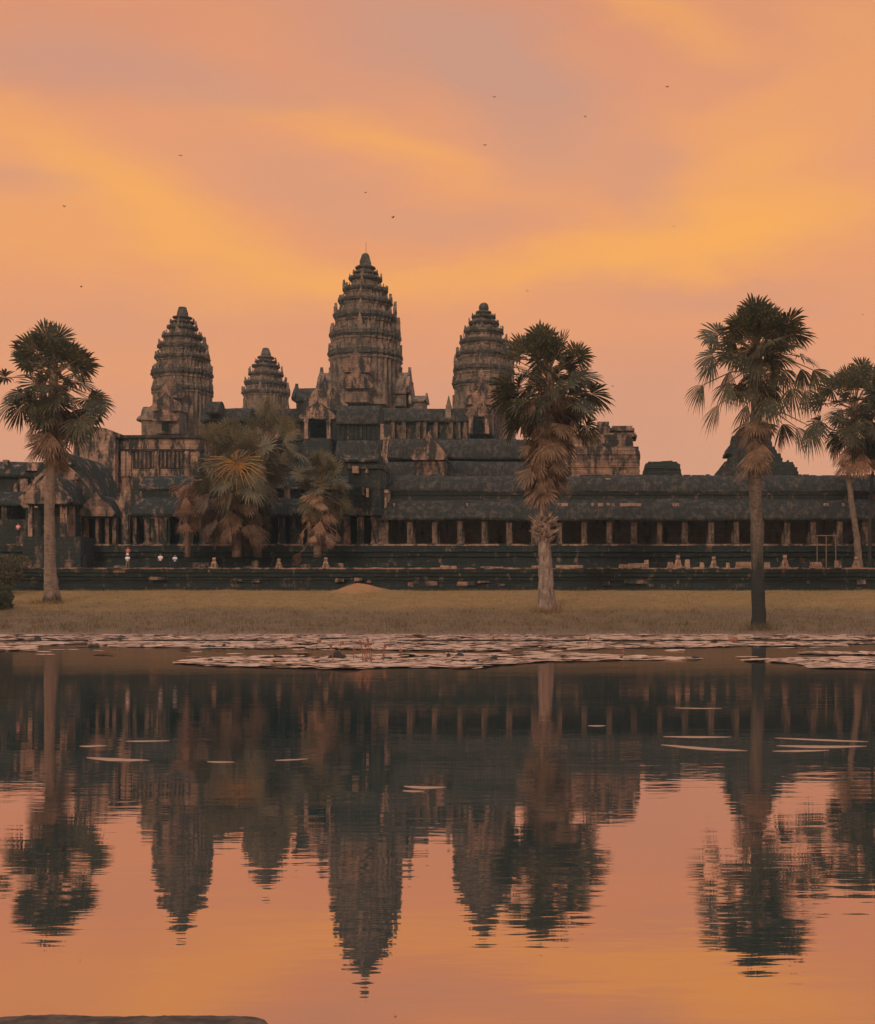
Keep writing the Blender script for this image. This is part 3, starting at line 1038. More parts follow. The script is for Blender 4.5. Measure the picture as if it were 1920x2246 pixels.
# gatehouse wing between the palms -----------------------------------------------------
gw = thing('gallery_wing', (X(560, DG), DG, gz), 'two-storeyed black roofed wing with narrow doorways, half hidden by the clump of small palms', 'gallery')
wx0, wx1 = X(292, DG), X(836, DG)
openings = [(300, 316), (372, 393), (424, 436), (492, 513), (536, 546), (588, 610), (624, 636), (658, 673), (684, 690), (720, 728), (768, 783), (798, 814)]
edges = [292]
for a_, b_ in openings:
    edges += [a_, b_]
edges += [838]
ez2 = Z(1132, DG)
for i_ in range(0, len(edges), 2):
    p = MB()
    a_, b_ = X(edges[i_], DG), X(edges[i_ + 1], DG)
    p.box(a_, b_, DG + .1, DG + .8, gz, ez2)
    n_ = max(1, int((b_ - a_) / .9))
    for k_ in range(n_):
        cx_ = a_ + (b_ - a_) * (k_ + .5) / n_
        p.box(cx_ - .2, cx_ + .2, DG - .12, DG + .2, gz + .3, ez2 - .3)
    p.box(a_ - .04, b_ + .04, DG - .18, DG + .3, gz, gz + .3)
    p.box(a_ - .04, b_ + .04, DG - .18, DG + .3, ez2 - .3, ez2 - .02)
    p.jitter(.03); p.build('pier', WALL, gw)
mb = MB(); mb.box(wx0, wx1, DG + 2.2, DG + 2.5, gz, ez2 + 2); mb.build('inner_wall', VOID, gw)  # painted near-black for the shade behind the openings
mb = MB()
pr = [(DG - .5, ez2 + .02), (DG - .55, ez2 + .25)]
z2_ = Z(1092, DG + 2.6)
for i_ in range(9):
    t = i_ / 8
    pr.append((DG - .5 + 3.2 * t, ez2 + .28 + (z2_ - ez2 - .28) * (1 - (1 - t) ** 1.9)))
pr += [(DG + 2.7, ez2 + .3), (DG, ez2 + .03)]
mb.extx(pr, ribs(wx0, wx1 - .4, .40), ribf); mb.build('aisle_roof', ROOF2, gw)
mb = MB(); mb.box(wx0 + .1, wx1 - .4, DG + 2.5, DG + 3.2, ez2 + .4, z2_ + .9); mb.jitter(.03); mb.build('clerestory', DARKWALL, gw)
mb = MB(); vault_x(mb, wx0 - .2, wx1 - .3, DG + 5.6, 3.1, z2_ + .95, Z(1044, DG + 5.6) - z2_ - .95, .4); mb.build('roof', ROOF2, gw)
# tall gabled projection beside the long colonnade
mb = MB()
mb.box(X(764, 147), X(836, 147), 147.2, 153, Z(1130, 147), Z(1020, 147))
mb.box(X(760, 147), X(838, 147), 146.9, 153.2, Z(1028, 147), Z(1017, 147))
mb.box(X(762, 147), X(838, 147), 147.0, 153.1, Z(1072, 147), Z(1062, 147))
for q_ in (776, 792, 808, 824):
    mb.box(X(q_ - 3, 147), X(q_ + 3, 147), 146.95, 147.3, Z(1108, 147), Z(1076, 147))
mb.jitter(.06); mb.build('projecting_bay', DARKWALL, gw)
mb = MB(); vault_x(mb, X(760, 150), X(838, 150), 150, 3.1, Z(1018, 150), Z(1000, 150) - Z(1018, 150), .4); mb.build('bay_roof', ROOF2, gw)
for (px_, py_, w_, h_) in ((780, 1030, 14, 16), (805, 1033, 6, 8), (848, 1078, 10, 8), (796, 1078, 7, 18), (806, 1080, 5, 20), (846, 1102, 4, 24), (628, 1080, 10, 26), (716, 1115, 12, 22)):
    mb = MB(); mb.box(X(px_ - w_ / 2, 146.6), X(px_ + w_ / 2, 146.6), 146.55, 147.5, Z(py_ + h_ / 2, 146.6), Z(py_ - h_ / 2, 146.6), .03, .03, .04)
    mb.build('carved_block', PALE, gw)

# entrance pavilion at the head of the causeway ---------------------------------------------
ep = thing('entrance_pavilion', (X(120, 148), 148, gz), 'entrance pavilion of curved black vaults and pale gables behind the nearest palm trunk', 'pavilion')
De = 152.0
mb = MB(); vault_x(mb, X(-420, De), X(120, De), De + 4, 3.2, Z(1042, De), Z(1004, De) - Z(1042, De)); mb.build('roof', ROOF2, ep)
mb = MB(); mb.box(X(-420, De), X(118, De), De + 1.2, De + 6.6, gz, Z(1042, De) - .06); mb.jitter(.04); mb.build('wall', DARKWALL, ep)
mb = MB()
pr = [(De - 2.2, Z(1112, De)), (De - 2.25, Z(1108, De))]
for i_ in range(9):
    t = i_ / 8
    pr.append((De - 2.2 + 3.3 * t, Z(1107, De) + (Z(1076, De) - Z(1107, De)) * (1 - (1 - t) ** 1.9)))
pr += [(De + 1.15, Z(1110, De))]
mb.extx(pr, ribs(X(-420, De), X(88, De), .4), ribf); mb.build('aisle_roof', ROOF2, ep)
for px_ in (-160, -100, -40, 10, 70, 92):
    p = MB(); x = X(px_, De - 1.6); p.box(x - .3, x + .3, De - 1.7, De - 1.1, Z(1180, De), Z(1110, De)); p.jitter(.03); p.build('pillar', PALE, ep)
mb = MB(); mb.box(X(-420, De), X(96, De), De - 2.0, De + 1, Z(1200, De), Z(1142, De)); mb.jitter(.05); mb.build('parapet', DARKWALL, ep)
mb = MB()
for (px_, py_, w_, h_) in ((28, 1075, 10, 36), (46, 1074, 18, 50), (35, 1092, 34, 14), (60, 1022, 30, 18), (94, 1030, 16, 28), (4, 1012, 10, 10)):
    mb = MB(); mb.box(X(px_ - w_ / 2, De), X(px_ + w_ / 2, De), De + .75 - .03 * w_ / 10, De + 1.6, Z(py_ + h_ / 2, De), Z(py_ - h_ / 2, De), .03, .03, .05)
    mb.build('carved_panel', PALE, ep)


def half_vault(root, cx, hw, y0, y1, ze, zr, name='vault'):
    mb = MB()
    vault_y(mb, cx, hw, y0, y1, ze, zr - ze, .4)
    return mb.build(name, ROOF, root)


# telescoping vaults stepping down toward the causeway
ax = X(126, 148)
mb = MB(); vault_y(mb, ax, 3.9, 148.6, 158.5, Z(1112, 148), Z(988, 148) - Z(1112, 148)); mb.build('great_vault', ROOF2, ep)
mb = MB(); gable_y(mb, ax, 148.0, Z(1114, 148), 3.75, Z(984, 148) - Z(1114, 148), .6)
mb.box(ax - 2.4, ax + 2.4, 147.8, 148.2, Z(1052, 148), Z(1046, 148))
mb.box(ax - 1.5, ax + 1.5, 147.85, 148.2, Z(1018, 148), Z(1013, 148)); mb.jitter(.10, .9); mb.build('gable', PALE, ep)
mb = MB(); mb.box(ax - 3.7, ax + 3.7, 148.5, 158, gz, Z(1112, 148) - .08); mb.jitter(.05); mb.build('nave_wall', DARKWALL, ep)
a2 = X(108, 143.5)
mb = MB(); vault_y(mb, a2, 2.35, 143.3, 147.9, Z(1103, 143.5), Z(1040, 143.5) - Z(1103, 143.5)); mb.build('porch_vault', ROOF2, ep)
mb = MB(); gable_y(mb, a2, 142.7, Z(1105, 143), 2.3, Z(1036, 143) - Z(1105, 143), .5); mb.jitter(.08); mb.build('gable', PALE, ep)
mb = MB(); mb.box(a2 - 2.1, a2 + 2.1, 145.6, 147.9, gz - .4, Z(1103, 143.5) - .06); mb.jitter(.05); mb.build('porch_wall', DARKWALL, ep)
for px_, yy_ in ((66, 143.4), (139, 143.5), (156, 145.0), (174, 146.6)):
    p = MB(); x = X(px_, yy_); q_ = .36 if px_ == 139 else .22
    p.box(x - q_, x + q_, yy_, yy_ + .6, Z(1178, 143.6), Z(1102, 143.6)); p.jitter(.02); p.build('pillar', PALE, ep)
mb = MB(); mb.box(a2 - 2.6, a2 + 3.6, 142.9, 147.8, tz - .1, Z(1177, 143.5)); mb.jitter(.05); mb.build('porch_base', DARKWALL, ep)
a3 = X(214, 147)
mb = MB(); vault_y(mb, a3, 1.9, 146.9, 152.5, Z(1131, 147), Z(1084, 147) - Z(1131, 147)); mb.build('side_vault', ROOF2, ep)
mb = MB(); gable_y(mb, a3, 146.3, Z(1133, 147), 1.85, Z(1080, 147) - Z(1133, 147), .5); mb.jitter(.08); mb.build('gable', RUIN, ep)
mb = MB(); gable_y(mb, X(268, 150), 149.4, Z(1130, 150), 1.2, Z(1078, 150) - Z(1130, 150), .5); mb.box(X(256, 150), X(286, 150), 149.5, 152, gz, Z(1130, 150)); mb.jitter(.08); mb.build('gable', PALE, ep)
mb = MB(); mb.box(X(180, 148), X(284, 148), 148.4, 155, gz, Z(1128, 148)); mb.jitter(.05); mb.build('side_wall', DARKWALL, ep)
for px_ in (188, 215, 236, 252, 275):
    p = MB(); x = X(px_, 147.4); q_ = .34 if px_ == 275 else .2
    p.box(x - q_, x + q_, 147.2, 147.9, gz, Z(1128, 147.4)); p.jitter(.02); p.build('pillar', PALE if px_ in (188, 275) else PILLAR, ep)
for a_, b_ in ((196, 206), (224, 232), (257, 268)):
    p = MB(); p.box(X(a_, 148), X(b_, 148), 148.25, 148.5, gz + .1, Z(1138, 148)); p.build('doorway', VOID, ep)


# ruined corner towers behind the colonnade -------------------------------------------------------
def ruin(D, blocks, label, name='ruined_tower', mat=RUIN):
    root = thing(name, (X((blocks[0][0] + blocks[0][1]) / 2, D), D, Z(1060, D)), label, 'ruined tower')
    for nm, sel in (('body', blocks[:3]), ('broken_top', blocks[3:])):
        if not sel:
            continue
        mb = MB()
        for (a0, a1, yt, yb_) in sel:
            wx = X(a1, D) - X(a0, D)
            dd = max(.8, wx * .45)
            zt, zb = Z(yt, D), Z(yb_, D)
            h = zt - zb
            cxm, hwm = (X(a0, D) + X(a1, D)) / 2, wx / 2
            nxx = max(2, int(wx / .9)); nzz = max(2, int(h / .5))
            # courses of stone with broken outline
            for k in range(nzz):
                z0, z1 = zb + h * k / nzz, zb + h * (k + 1) / nzz
                e = .10 * hz(k * 1.7, a0 * .3) + (.18 if k == nzz - 1 else 0)
                mb.box(cxm - hwm + e + .05 * (k % 2), cxm + hwm - e, D - dd + .06 * (k % 3), D + dd, z0, z1 + .01, .03, .03, .05)
        mb.build(nm, mat, root)
    return root


ruin(186, [(1205, 1401, 990, 1060), (1222, 1388, 962, 990), (1300, 1396, 955, 963), (1306, 1340, 927, 955), (1338, 1391, 937, 947), (1342, 1382, 946, 955), (1390, 1401, 985, 1000), (1290, 1310, 940, 956)],
     'ruined square tower stump of pale stone just beyond the shaggy palm crown')
rr = bpy.data.objects
r1 = [o for o in COL.objects if o.name.startswith('ruined_tower')][-1]
for (a_, b_, y_, h_) in ((1345, 1372, 1040, 985), (1283, 1330, 1040, 990)):
    mb = MB(); gable_y(mb, X((a_ + b_) / 2, 183), 182.2, Z(y_, 183), X(b_, 183) - X((a_ + b_) / 2, 183), Z(h_, 183) - Z(y_, 183), .7)
    mb.jitter(.08); mb.build('gable', PALE, r1)
ruin(184, [(1410, 1493, 1022, 1060), (1416, 1488, 1016, 1024), (1446, 1478, 1012, 1018)], 'low heap of squared stones on the skyline between the two ruined towers', 'stone_heap', DARKWALL)
ruin(176, [(1571, 1742, 1032, 1060), (1580, 1734, 1020, 1032), (1596, 1710, 1000, 1020), (1590, 1698, 985, 1000), (1603, 1690, 960, 985), (1602, 1640, 958, 972), (1614, 1690, 944, 960), (1627, 1682, 933, 945), (1640, 1672, 925, 934), (1725, 1731, 1010, 1032), (1698, 1722, 1018, 1024)],
     'ruined stepped tower standing behind the tallest palm trunk', 'ruined_tower', DARKWALL)

# ------------------------------------------------------------------ stones, lions and people on the terrace
def lion(px, py, hgt_px, label, D=136.5):
    z = tz; x = X(px, D); h = hgt_px * D / F
    root = thing('stone_lion', (x, D, z), label, 'statue', 'stone lions on the terrace edge')
    mb = MB(); mb.box(x - .38 * h, x + .38 * h, D - .35 * h, D + .35 * h, z - .02, z + .2 * h, .02 * h, .02 * h, .02); mb.build('pedestal', FALLEN, root)
    mb = MB()
    mb.tube([(x, D + .22 * h, z + .18 * h), (x, D + .14 * h, z + .40 * h), (x, D - .02 * h, z + .62 * h), (x, D - .05 * h, z + .74 * h)], [.22 * h, .21 * h, .17 * h, .11 * h], 10, True, .04)
    for sg_ in (-1, 1):
        mb.tube([(x + sg_ * .12 * h, D - .08 * h, z + .58 * h), (x + sg_ * .13 * h, D - .16 * h, z + .38 * h), (x + sg_ * .13 * h, D - .18 * h, z + .19 * h)], [.07 * h, .055 * h, .065 * h], 7)
        mb.tube([(x + sg_ * .16 * h, D + .18 * h, z + .34 * h), (x + sg_ * .2 * h, D - .02 * h, z + .32 * h), (x + sg_ * .2 * h, D - .02 * h, z + .2 * h)], [.1 * h, .08 * h, .06 * h], 7)
    mb.build('body', FALLEN, root)
    mb = MB()
    mb.tube([(x, D + .06 * h, z + .80 * h), (x, D - .02 * h, z + .84 * h), (x, D - .12 * h, z + .82 * h), (x, D - .2 * h, z + .79 * h)], [.09 * h, .15 * h, .13 * h, .07 * h], 9)
    for sg_ in (-1, 1):
        mb.tube([(x + sg_ * .09 * h, D, z + .92 * h), (x + sg_ * .11 * h, D, z + 1.0 * h)], [.04 * h, .015 * h], 5)
    mb.build('head', FALLEN, root)


lion(1488, 1250, 34, 'pale seated stone lion on the terrace, tallest between the shaggy palm and the tallest palm')
lion(1566, 1250, 30, 'seated stone lion with flared base just before the tallest palm trunk')
lion(1722, 1250, 34, 'slender seated stone lion on the terrace just past the tallest palm trunk')
lion(1878, 1250, 30, 'seated stone lion at the foot of the leaning slim palm')
lion(470, 1250, 28, 'weathered stone lion on the terrace below the clump of small palms')
lion(612, 1250, 26, 'small weathered stone lion standing among rubble under the small palms')
lion(715, 1250, 28, 'narrow pinkish stone lion on the terrace above the red earth mound')

BL = [(1367, 20, 12, 'small squared stone block on the terrace just past the shaggy palm'), (1400, 46, 14, 'long low pale slab lying on the terrace before the first stone lion'),
      (1418, 12, 22, 'tilted broken stone leaning at the end of the long pale slab'), (1471, 16, 18, 'pale stone block close against the tallest stone lion'),
      (1508, 12, 22, 'squat block on the far side of the tallest stone lion'), (1540, 10, 16, 'little pointed stone between the two seated lions'),
      (1597, 9, 16, 'grey upright stone beyond the lion with the flared base'), (1632, 40, 18, 'wide stack of layered pale slabs touching the tallest palm trunk'),
      (1683, 12, 16, 'small stone stump just beyond the tallest palm trunk'), (1790, 28, 17, 'stack of two pale slabs between the slim lion and the leaning palm'),
      (1838, 14, 20, 'grey upright block near the foot of the leaning slim palm'), (1660 - 410, 60, 10, 'flat cracked slab on the terrace at the shaggy palm trunk'),
      (1180, 30, 8, 'thin flat stone on the terrace touching the shaggy palm trunk'), (1080, 50, 8, 'long thin kerbstone on the terrace, halfway along the open colonnade'),
      (985, 36, 10, 'low worn kerbstone on the terrace under the first pillars'), (845, 18, 14, 'single rubble block on the terrace under the corner pillar'),
      (745, 20, 14, 'rough stone block on the terrace above the earth mound'), (670, 24, 12, 'flat rubble stone below the squat small palm'),
      (560, 14, 20, 'upright broken stone standing below the farthest palm trunk'), (545, 22, 9, 'low stone lying at the foot of the upright broken stone'),
      (440, 40, 16, 'wide heap-like slab on the terrace beside the person in white'), (265, 30, 9, 'flat pale slab under the visitor with white and red clothes'),
      (150, 14, 22, 'squared stone post on the terrace beyond the nearest palm trunk'), (60, 18, 20, 'squared dark stone post on the terrace above the bush')]
for (px_, w_, h_, lab) in BL:
    D_ = 136.3 + random.uniform(-.5, .8)
    x = X(px_, D_); hw_ = w_ / 2 * D_ / F; h = h_ * D_ / F
    mb = MB()
    nl = 2 if h_ > 15 and w_ > 14 else 1
    for k_ in range(nl):
        e = .10 * k_
        mb.box(x - hw_ + e, x + hw_ - e * .6, D_ - .35, D_ + .35, tz - .03 + h * k_ / nl + (.01 if k_ else 0), tz + h * (k_ + 1) / nl, .05, .05, .06)
    o = mb.build('stone_block', FALLEN if px_ > 900 else RUIN, None, loc=(x, D_, tz))
    tag(o, lab, 'stone block', 'loose stones on the terrace edge')

# wooden visitors' handrail in front of the last bays
rail = thing('handrail', (X(1816, 146), 146, tz), 'thin wooden handrail before the pillars near the leaning palm', 'handrail')
RAILM = MT('weathered_wood').base((.24, .17, .11), .8, .2).m
for px_ in (1793, 1813, 1834):
    p = MB(); x = X(px_, 146); p.tube([(x, 146, tz), (x, 146, Z(1174, 146))], [.06, .05], 6); p.build('post', RAILM, rail)
p = MB(); p.tube([(X(1790, 146), 145.93, Z(1175, 146)), (X(1837, 146), 145.93, Z(1175, 146))], [.05, .05], 6); p.build('rail', RAILM, rail)


def skin(edges_pts, radii, links, name, mat, parent):
    me = bpy.data.meshes.new(name)
    me.from_pydata([tuple(p) for p in edges_pts], links, [])
    o = bpy.data.objects.new(name, me)
    COL.objects.link(o)
    m_ = o.modifiers.new('s', 'SKIN')
    for v, r_ in zip(me.skin_vertices[0].data, radii):
        v.radius = (r_, r_)
    me.skin_vertices[0].data[0].use_root = True
    sb = o.modifiers.new('u', 'SUBSURF'); sb.levels = 1; sb.render_levels = 1
    dg = bpy.context.evaluated_depsgraph_get()
    dg.update()
    nm = bpy.data.meshes.new_from_object(o.evaluated_get(dg))
    o.modifiers.clear()
    o.data = nm
    nm.materials.clear(); nm.materials.append(mat)
    for p_ in nm.polygons:
        p_.use_smooth = True
    o.parent = parent
    return o


SKINM = MT('skin').base((.36, .20, .13), .55, .3).m
HAIRM = MT('black_hair').base((.02, .016, .014), .6, .3).m


def cloth(name, c):
    return MT(name).base(c, .85, .15).m


def person(px, foot_y, D, label, shirt, trousers, h=1.66, step=.16, bend=.25, hat=None):
    x, z = X(px, D), Z(foot_y, D)
    root = thing('person', (x, D, z), label, 'person', 'visitors on the terrace')
    s = h / 1.66
    V, R, E = [], [], []

    def nd(p, r, a=None):
        V.append(Vector(p) * s); R.append(r * s)
        if a is not None:
            E.append((a, len(V) - 1))
        return len(V) - 1
    pel = nd((0, 0, .90), .115)
    wst = nd((0, 0, 1.06), .10, pel); ch = nd((0, .01, 1.26), .125, wst); nk = nd((0, 0, 1.41), .055, ch)
    hd = nd((0, -.015, 1.49), .075, nk); h2 = nd((0, -.01, 1.57), .088, hd); nd((0, 0, 1.63), .055, h2)
    nd((0, -.115, 1.535), .014, h2)
    for sg_ in (-1, 1):
        nd((sg_ * .09, .005, 1.55), .016, h2)
        sh = nd((sg_ * .17, .01, 1.36), .055, ch)
        el = nd((sg_ * .22, .03 - bend * .1, 1.10), .042, sh)
        wr = nd((sg_ * (.22 - bend * .25), -.04 - bend * .5, .90 + bend * .35), .028, el)
        pm = nd((sg_ * (.22 - bend * .3), -.07 - bend * .58, .84 + bend * .38), .030, wr)
        for k_, (fx, ln) in enumerate(((-.030, .07), (-.010, .085), (.010, .08), (.028, .062))):
            f1 = nd((V[pm].x / s + fx, V[pm].y / s - .02, V[pm].z / s - ln * .55), .009, pm)
            nd((V[pm].x / s + fx, V[pm].y / s - .03, V[pm].z / s - ln), .008, f1)
        nd((V[wr].x / s - sg_ * .035, V[wr].y / s - .03, V[wr].z / s - .05), .010, wr)
        hp = nd((sg_ * .095, 0, .84), .085, pel)
        kn = nd((sg_ * .10, sg_ * step * .5 - .03, .47), .055, hp)
        an = nd((sg_ * .10, sg_ * step, .09), .038, kn)
        nd((sg_ * .12, sg_ * step - .13, .04), .034, an)
    skin(V, R, E, 'body', SKINM, root)
    V, R, E = [], [], []
    a = nd((0, 0, .86), .135); b_ = nd((0, 0, 1.06), .122, a); c_ = nd((0, .01, 1.27), .142, b_); nd((0, 0, 1.385), .075, c_)
    for sg_ in (-1, 1):
        sh = nd((sg_ * .175, .01, 1.355), .072, c_)
        nd((sg_ * .215, .025 - bend * .07, 1.16), .064, sh)
    skin(V, R, E, 'shirt', shirt, root)
    V, R, E = [], [], []
    a = nd((0, 0, .93), .128); nd((0, 0, .99), .118, a)
    for sg_ in (-1, 1):
        hp = nd((sg_ * .095, 0, .82), .102, a)
        kn = nd((sg_ * .10, sg_ * step * .5 - .03, .47), .074, hp)
        nd((sg_ * .10, sg_ * step * .93, .13), .062, kn)
    skin(V, R, E, 'trousers', trousers, root)
    V, R, E = [], [], []
    a = nd((0, .03, 1.60), .092); nd((0, .055, 1.53), .078, a); nd((0, 0, 1.645), .06, a)
    skin(V, R, E, 'hair', HAIRM, root)
    if hat:
        mb = MB()
        mb.loft([[(x + r_ * s * cos(t_ * pi / 8), D + r_ * s * sin(t_ * pi / 8), z + zz * s) for t_ in range(16)] for r_, zz in ((.24, 1.60), (.24, 1.615), (.11, 1.64), (.10, 1.74), (.04, 1.76))])
        mb.build('hat', hat, root)
    return root


WHITE = cloth('white_cotton', (.80, .74, .74)); RED = cloth('red_cotton', (.62, .14, .13)); PINK = cloth('pink_cotton', (.82, .32, .30))
NAVY = cloth('navy_denim', (.03, .04, .07)); KHAKI = cloth('khaki_twill', (.16, .12, .085)); PALEB = cloth('pale_blue_cotton', (.66, .68, .80)); DARKC = cloth('dark_cloth', (.03, .03, .03))
person(40, 1180, 144.6, 'person in a pink top beside the far bay of the entrance pavilion', PINK, DARKC, 1.6, .1, .5)
person(352, 1250, 136.4, 'person in a white shirt standing on the terrace', WHITE, DARKC, 1.66, .1, .3)
person(384, 1251, 136.8, 'person in a pale blue shirt leaning over on the terrace', PALEB, NAVY, 1.6, .2, .8)
person(281, 1232, 145.2, 'person in a red top on the steps below the pavilion', RED, DARKC, 1.6, .12, .4)
person(280, 1250, 136.6, 'person in white below the one in red', WHITE, KHAKI, 1.58, .16, .6, WHITE)
person(101, 1228, 145.0, 'person in white half hidden by the nearest palm trunk', WHITE, KHAKI, 1.62, .18, .3)


# ------------------------------------------------------------------ palms
def fan(mb, p, d, n_, R, seg, spread, droop, cup):
    d = d.normalized()
    s_ = d.cross(n_)
    if s_.length < .05:
        s_ = d.cross(Vector((1, .2, 0)))
    s_.normalize(); n_ = s_.cross(d).normalized()
    dth = 2 * spread / seg
    for i in range(seg):
        th = -spread + (i + .5) * dth
        dv = d * cos(th) + s_ * sin(th)
        tv = -d * sin(th) + s_ * cos(th)
        ln = R * (.80 + .20 * cos(th * .7)) * random.uniform(.86, 1.08)
        pl = (.03 if i % 2 else -.03) * R
        dr = droop * random.uniform(.6, 1.4)
        pts = []
        for r_, w_ in ((.03, .6), (.36, 1.12), (.66, 1.0), (.86, .50)):
            rr_ = ln * r_
            c0 = p + dv * rr_ + n_ * (cup * abs(sin(th * .5)) * rr_ + pl * r_) - Vector((0, 0, dr * ln * r_ ** 2.2))
            hw_ = min(rr_, ln * .62) * dth * .5 * w_
            pts.append((c0 - tv * hw_, c0 + tv * hw_))
        tip = p + dv * ln + n_ * (cup * abs(sin(th * .5)) * ln) - Vector((0, 0, dr * ln * 1.15))
        i0 = len(mb.v)
        for a_, b_ in pts:
            mb.v += [a_, b_]
        mb.v.append(tip)
        for k in range(3):
            mb.f.append([i0 + 2 * k, i0 + 2 * k + 1, i0 + 2 * k + 3, i0 + 2 * k + 2])
        mb.f.append([i0 + 6, i0 + 7, i0 + 8])


def stalk(mb, a, b_, sag, r0, r1):
    m_ = (a + b_) / 2 + Vector((0, 0, sag))
    mb.tube([a, m_, b_], [r0, (r0 + r1) / 2, r1], 4, False)


def palm(name, label, trunk, D, rads, top, green, dead, leafm, deadm, stalkm, barkm, seed, extra=(), group='fan palms round the pond', front=False, bootz=None, barklow=None):
    """trunk: [(px,py)...] base to top; green: dict n, el0, el1, pet, R; dead: dict n, drop0, drop1, pet, R"""
    random.seed(seed)
    base = P(trunk[0][0], trunk[0][1], D)
    root = thing(name, base, label, 'palm tree', group)
    pts = [P(x_, y_, D) for x_, y_ in trunk]
    # resample the trunk
    fine, fr_ = [], []
    for (a, ra), (b_, rb) in zip(zip(pts, rads), list(zip(pts, rads))[1:]):
        n_ = max(2, int((b_ - a).length / .35))
        for k in range(n_):
            t = k / n_
            fine.append(a.lerp(b_, t) + Vector((.05 * hz(a.z + t * 3, seed), 0, 0))); fr_.append(ra + (rb - ra) * t + (.02 if k % 2 else 0))
    fine.append(pts[-1]); fr_.append(rads[-1])
    fine[0] = fine[0] - Vector((0, 0, .35)); fr_[0] *= 1.06
    mb = MB()
    if barklow:
        cut = min(range(len(fine)), key=lambda i_: abs(fine[i_].z - barklow[0]))
        lo = MB(); lo.tube(fine[:cut + 1], fr_[:cut + 1], 12, True, .05)
        mb.tube(fine[cut:], fr_[cut:], 12, True, .05)
        tr_ = mb.build('trunk', barkm, root, True)
        lo.build('trunk_foot', barklow[1], root, True)
    else:
        mb.tube(fine, fr_, 12, True, .05)
        mb.build('trunk', barkm, root, True)
    T = P(top[0], top[1], D)
    # green crown
    lf, st = MB(), MB()
    n_ = green['n']
    for i in range(n_):
        f = (i + .5) / n_
        el = radians(green['el0'] + (green['el1'] - green['el0']) * f + random.uniform(-17, 17))
        az = i * 2.39996 + random.uniform(-.25, .25)
        pet = green['pet'] * random.uniform(.62, 1.16) * (1.0 if el > 0 else green.get('low', 1.0)) * random.choice((1, 1, 1, .7))
        dv = Vector((cos(el) * cos(az), cos(el) * sin(az), sin(el)))
        att = T + Vector((0, 0, -.9 * f * green.get('spreadz', 1.6))) + dv * .25
        fl_ = green.get('flat', 1.0)
        hub = att + Vector((dv.x * pet * (2 - fl_) ** .5, dv.y * pet * (2 - fl_) ** .5, dv.z * pet * fl_)) - Vector((0, 0, .12 * pet * cos(el)))
        if hub.z < att.z - pet * 1.1:
            hub.z = att.z - pet * 1.1
        d = dv - Vector((0, 0, (.12 + .30 * f) * (1 - max(0, sin(el)))))
        up_ = Vector((0, 0, 1)) if abs(el) < 1.1 else Vector((cos(az + 1.5), sin(az + 1.5), 0))
        rl = random.uniform(-.9, .9)
        sd = d.cross(up_).normalized()
        nn_ = (up_ * cos(rl) + sd * sin(rl))
        fan(lf, hub, d, nn_, green['R'] * random.uniform(.85, 1.15), 24, radians(random.uniform(100, 140)), .10 + .28 * f * green.get('droop', 1), random.uniform(.05, .45))
        stalk(st, att - dv * .2, hub, .06 * pet, .06, .03)
    for i in range(green.get('core', 0)):       # short inner leaves and stubs hiding the stem
        f = (i + .5) / green['core']
        az = i * 2.39996
        dv = Vector((cos(az), sin(az), random.uniform(-.3, .9))).normalized()
        hub = T + Vector((0, 0, .6 - 4.2 * f)) + dv * random.uniform(.5, 1.5)
        fan(lf, hub, dv - Vector((0, 0, .3 * f)), Vector((random.uniform(-1, 1), random.uniform(-1, 1), random.uniform(.1, 1))), random.uniform(.9, 1.4), 16, radians(random.uniform(60, 110)), .25, .3)
        stalk(st, hub - dv * .8, hub, .05, .06, .03)
    for (hx, hy, dy, R_, sp_) in [e_ for e_ in extra]:          # single long-stalked leaves one can pick out
        hub = P(hx + random.uniform(-9, 9), hy + random.uniform(-9, 9), D) + Vector((0, dy + random.uniform(-.3, .3), 0))
        att = Vector((T.x, T.y, max(min(hub.z + 1.2, T.z), T.z - 5)))
        d = (hub - att).normalized() * .8 - Vector((random.uniform(-.4, .4), 0, 1.0))
        fan(lf, hub, d, Vector((random.uniform(-.8, .8), -1, random.uniform(0, .8))), R_, 20, radians(sp_ * random.uniform(.7, 1.2)), .55, .3)
        stalk(st, att, hub, .35, .06, .035)
    if front:                                   # one open fan turned to the viewer, its ribs in the stalk colour
        hb = P(front[0], front[1], D - 2.7)
        for k in range(17):
            an = radians(-205 + 230 * k / 16 + random.uniform(-5, 5))
            ln = 3.2 * random.uniform(.75, 1.1)
            e = hb + Vector((cos(an) * ln, -.5, sin(an) * ln * .85 - .35))
            stalk(st, hb, e, .35, .085, .03)
        for k in range(9):
            an = radians(-200 + 220 * k / 8)
            dq = Vector((cos(an), -.15, sin(an) * .9 - .2))
            fan(lf, hb + dq * 1.2 + Vector((0, .25, 0)), dq, Vector((random.uniform(-.4, .4), -1, .3)), 2.2, 16, radians(38), .3, .1)
    lf.build('crown', leafm, root)
    st.build('leaf_stalks', stalkm, root)
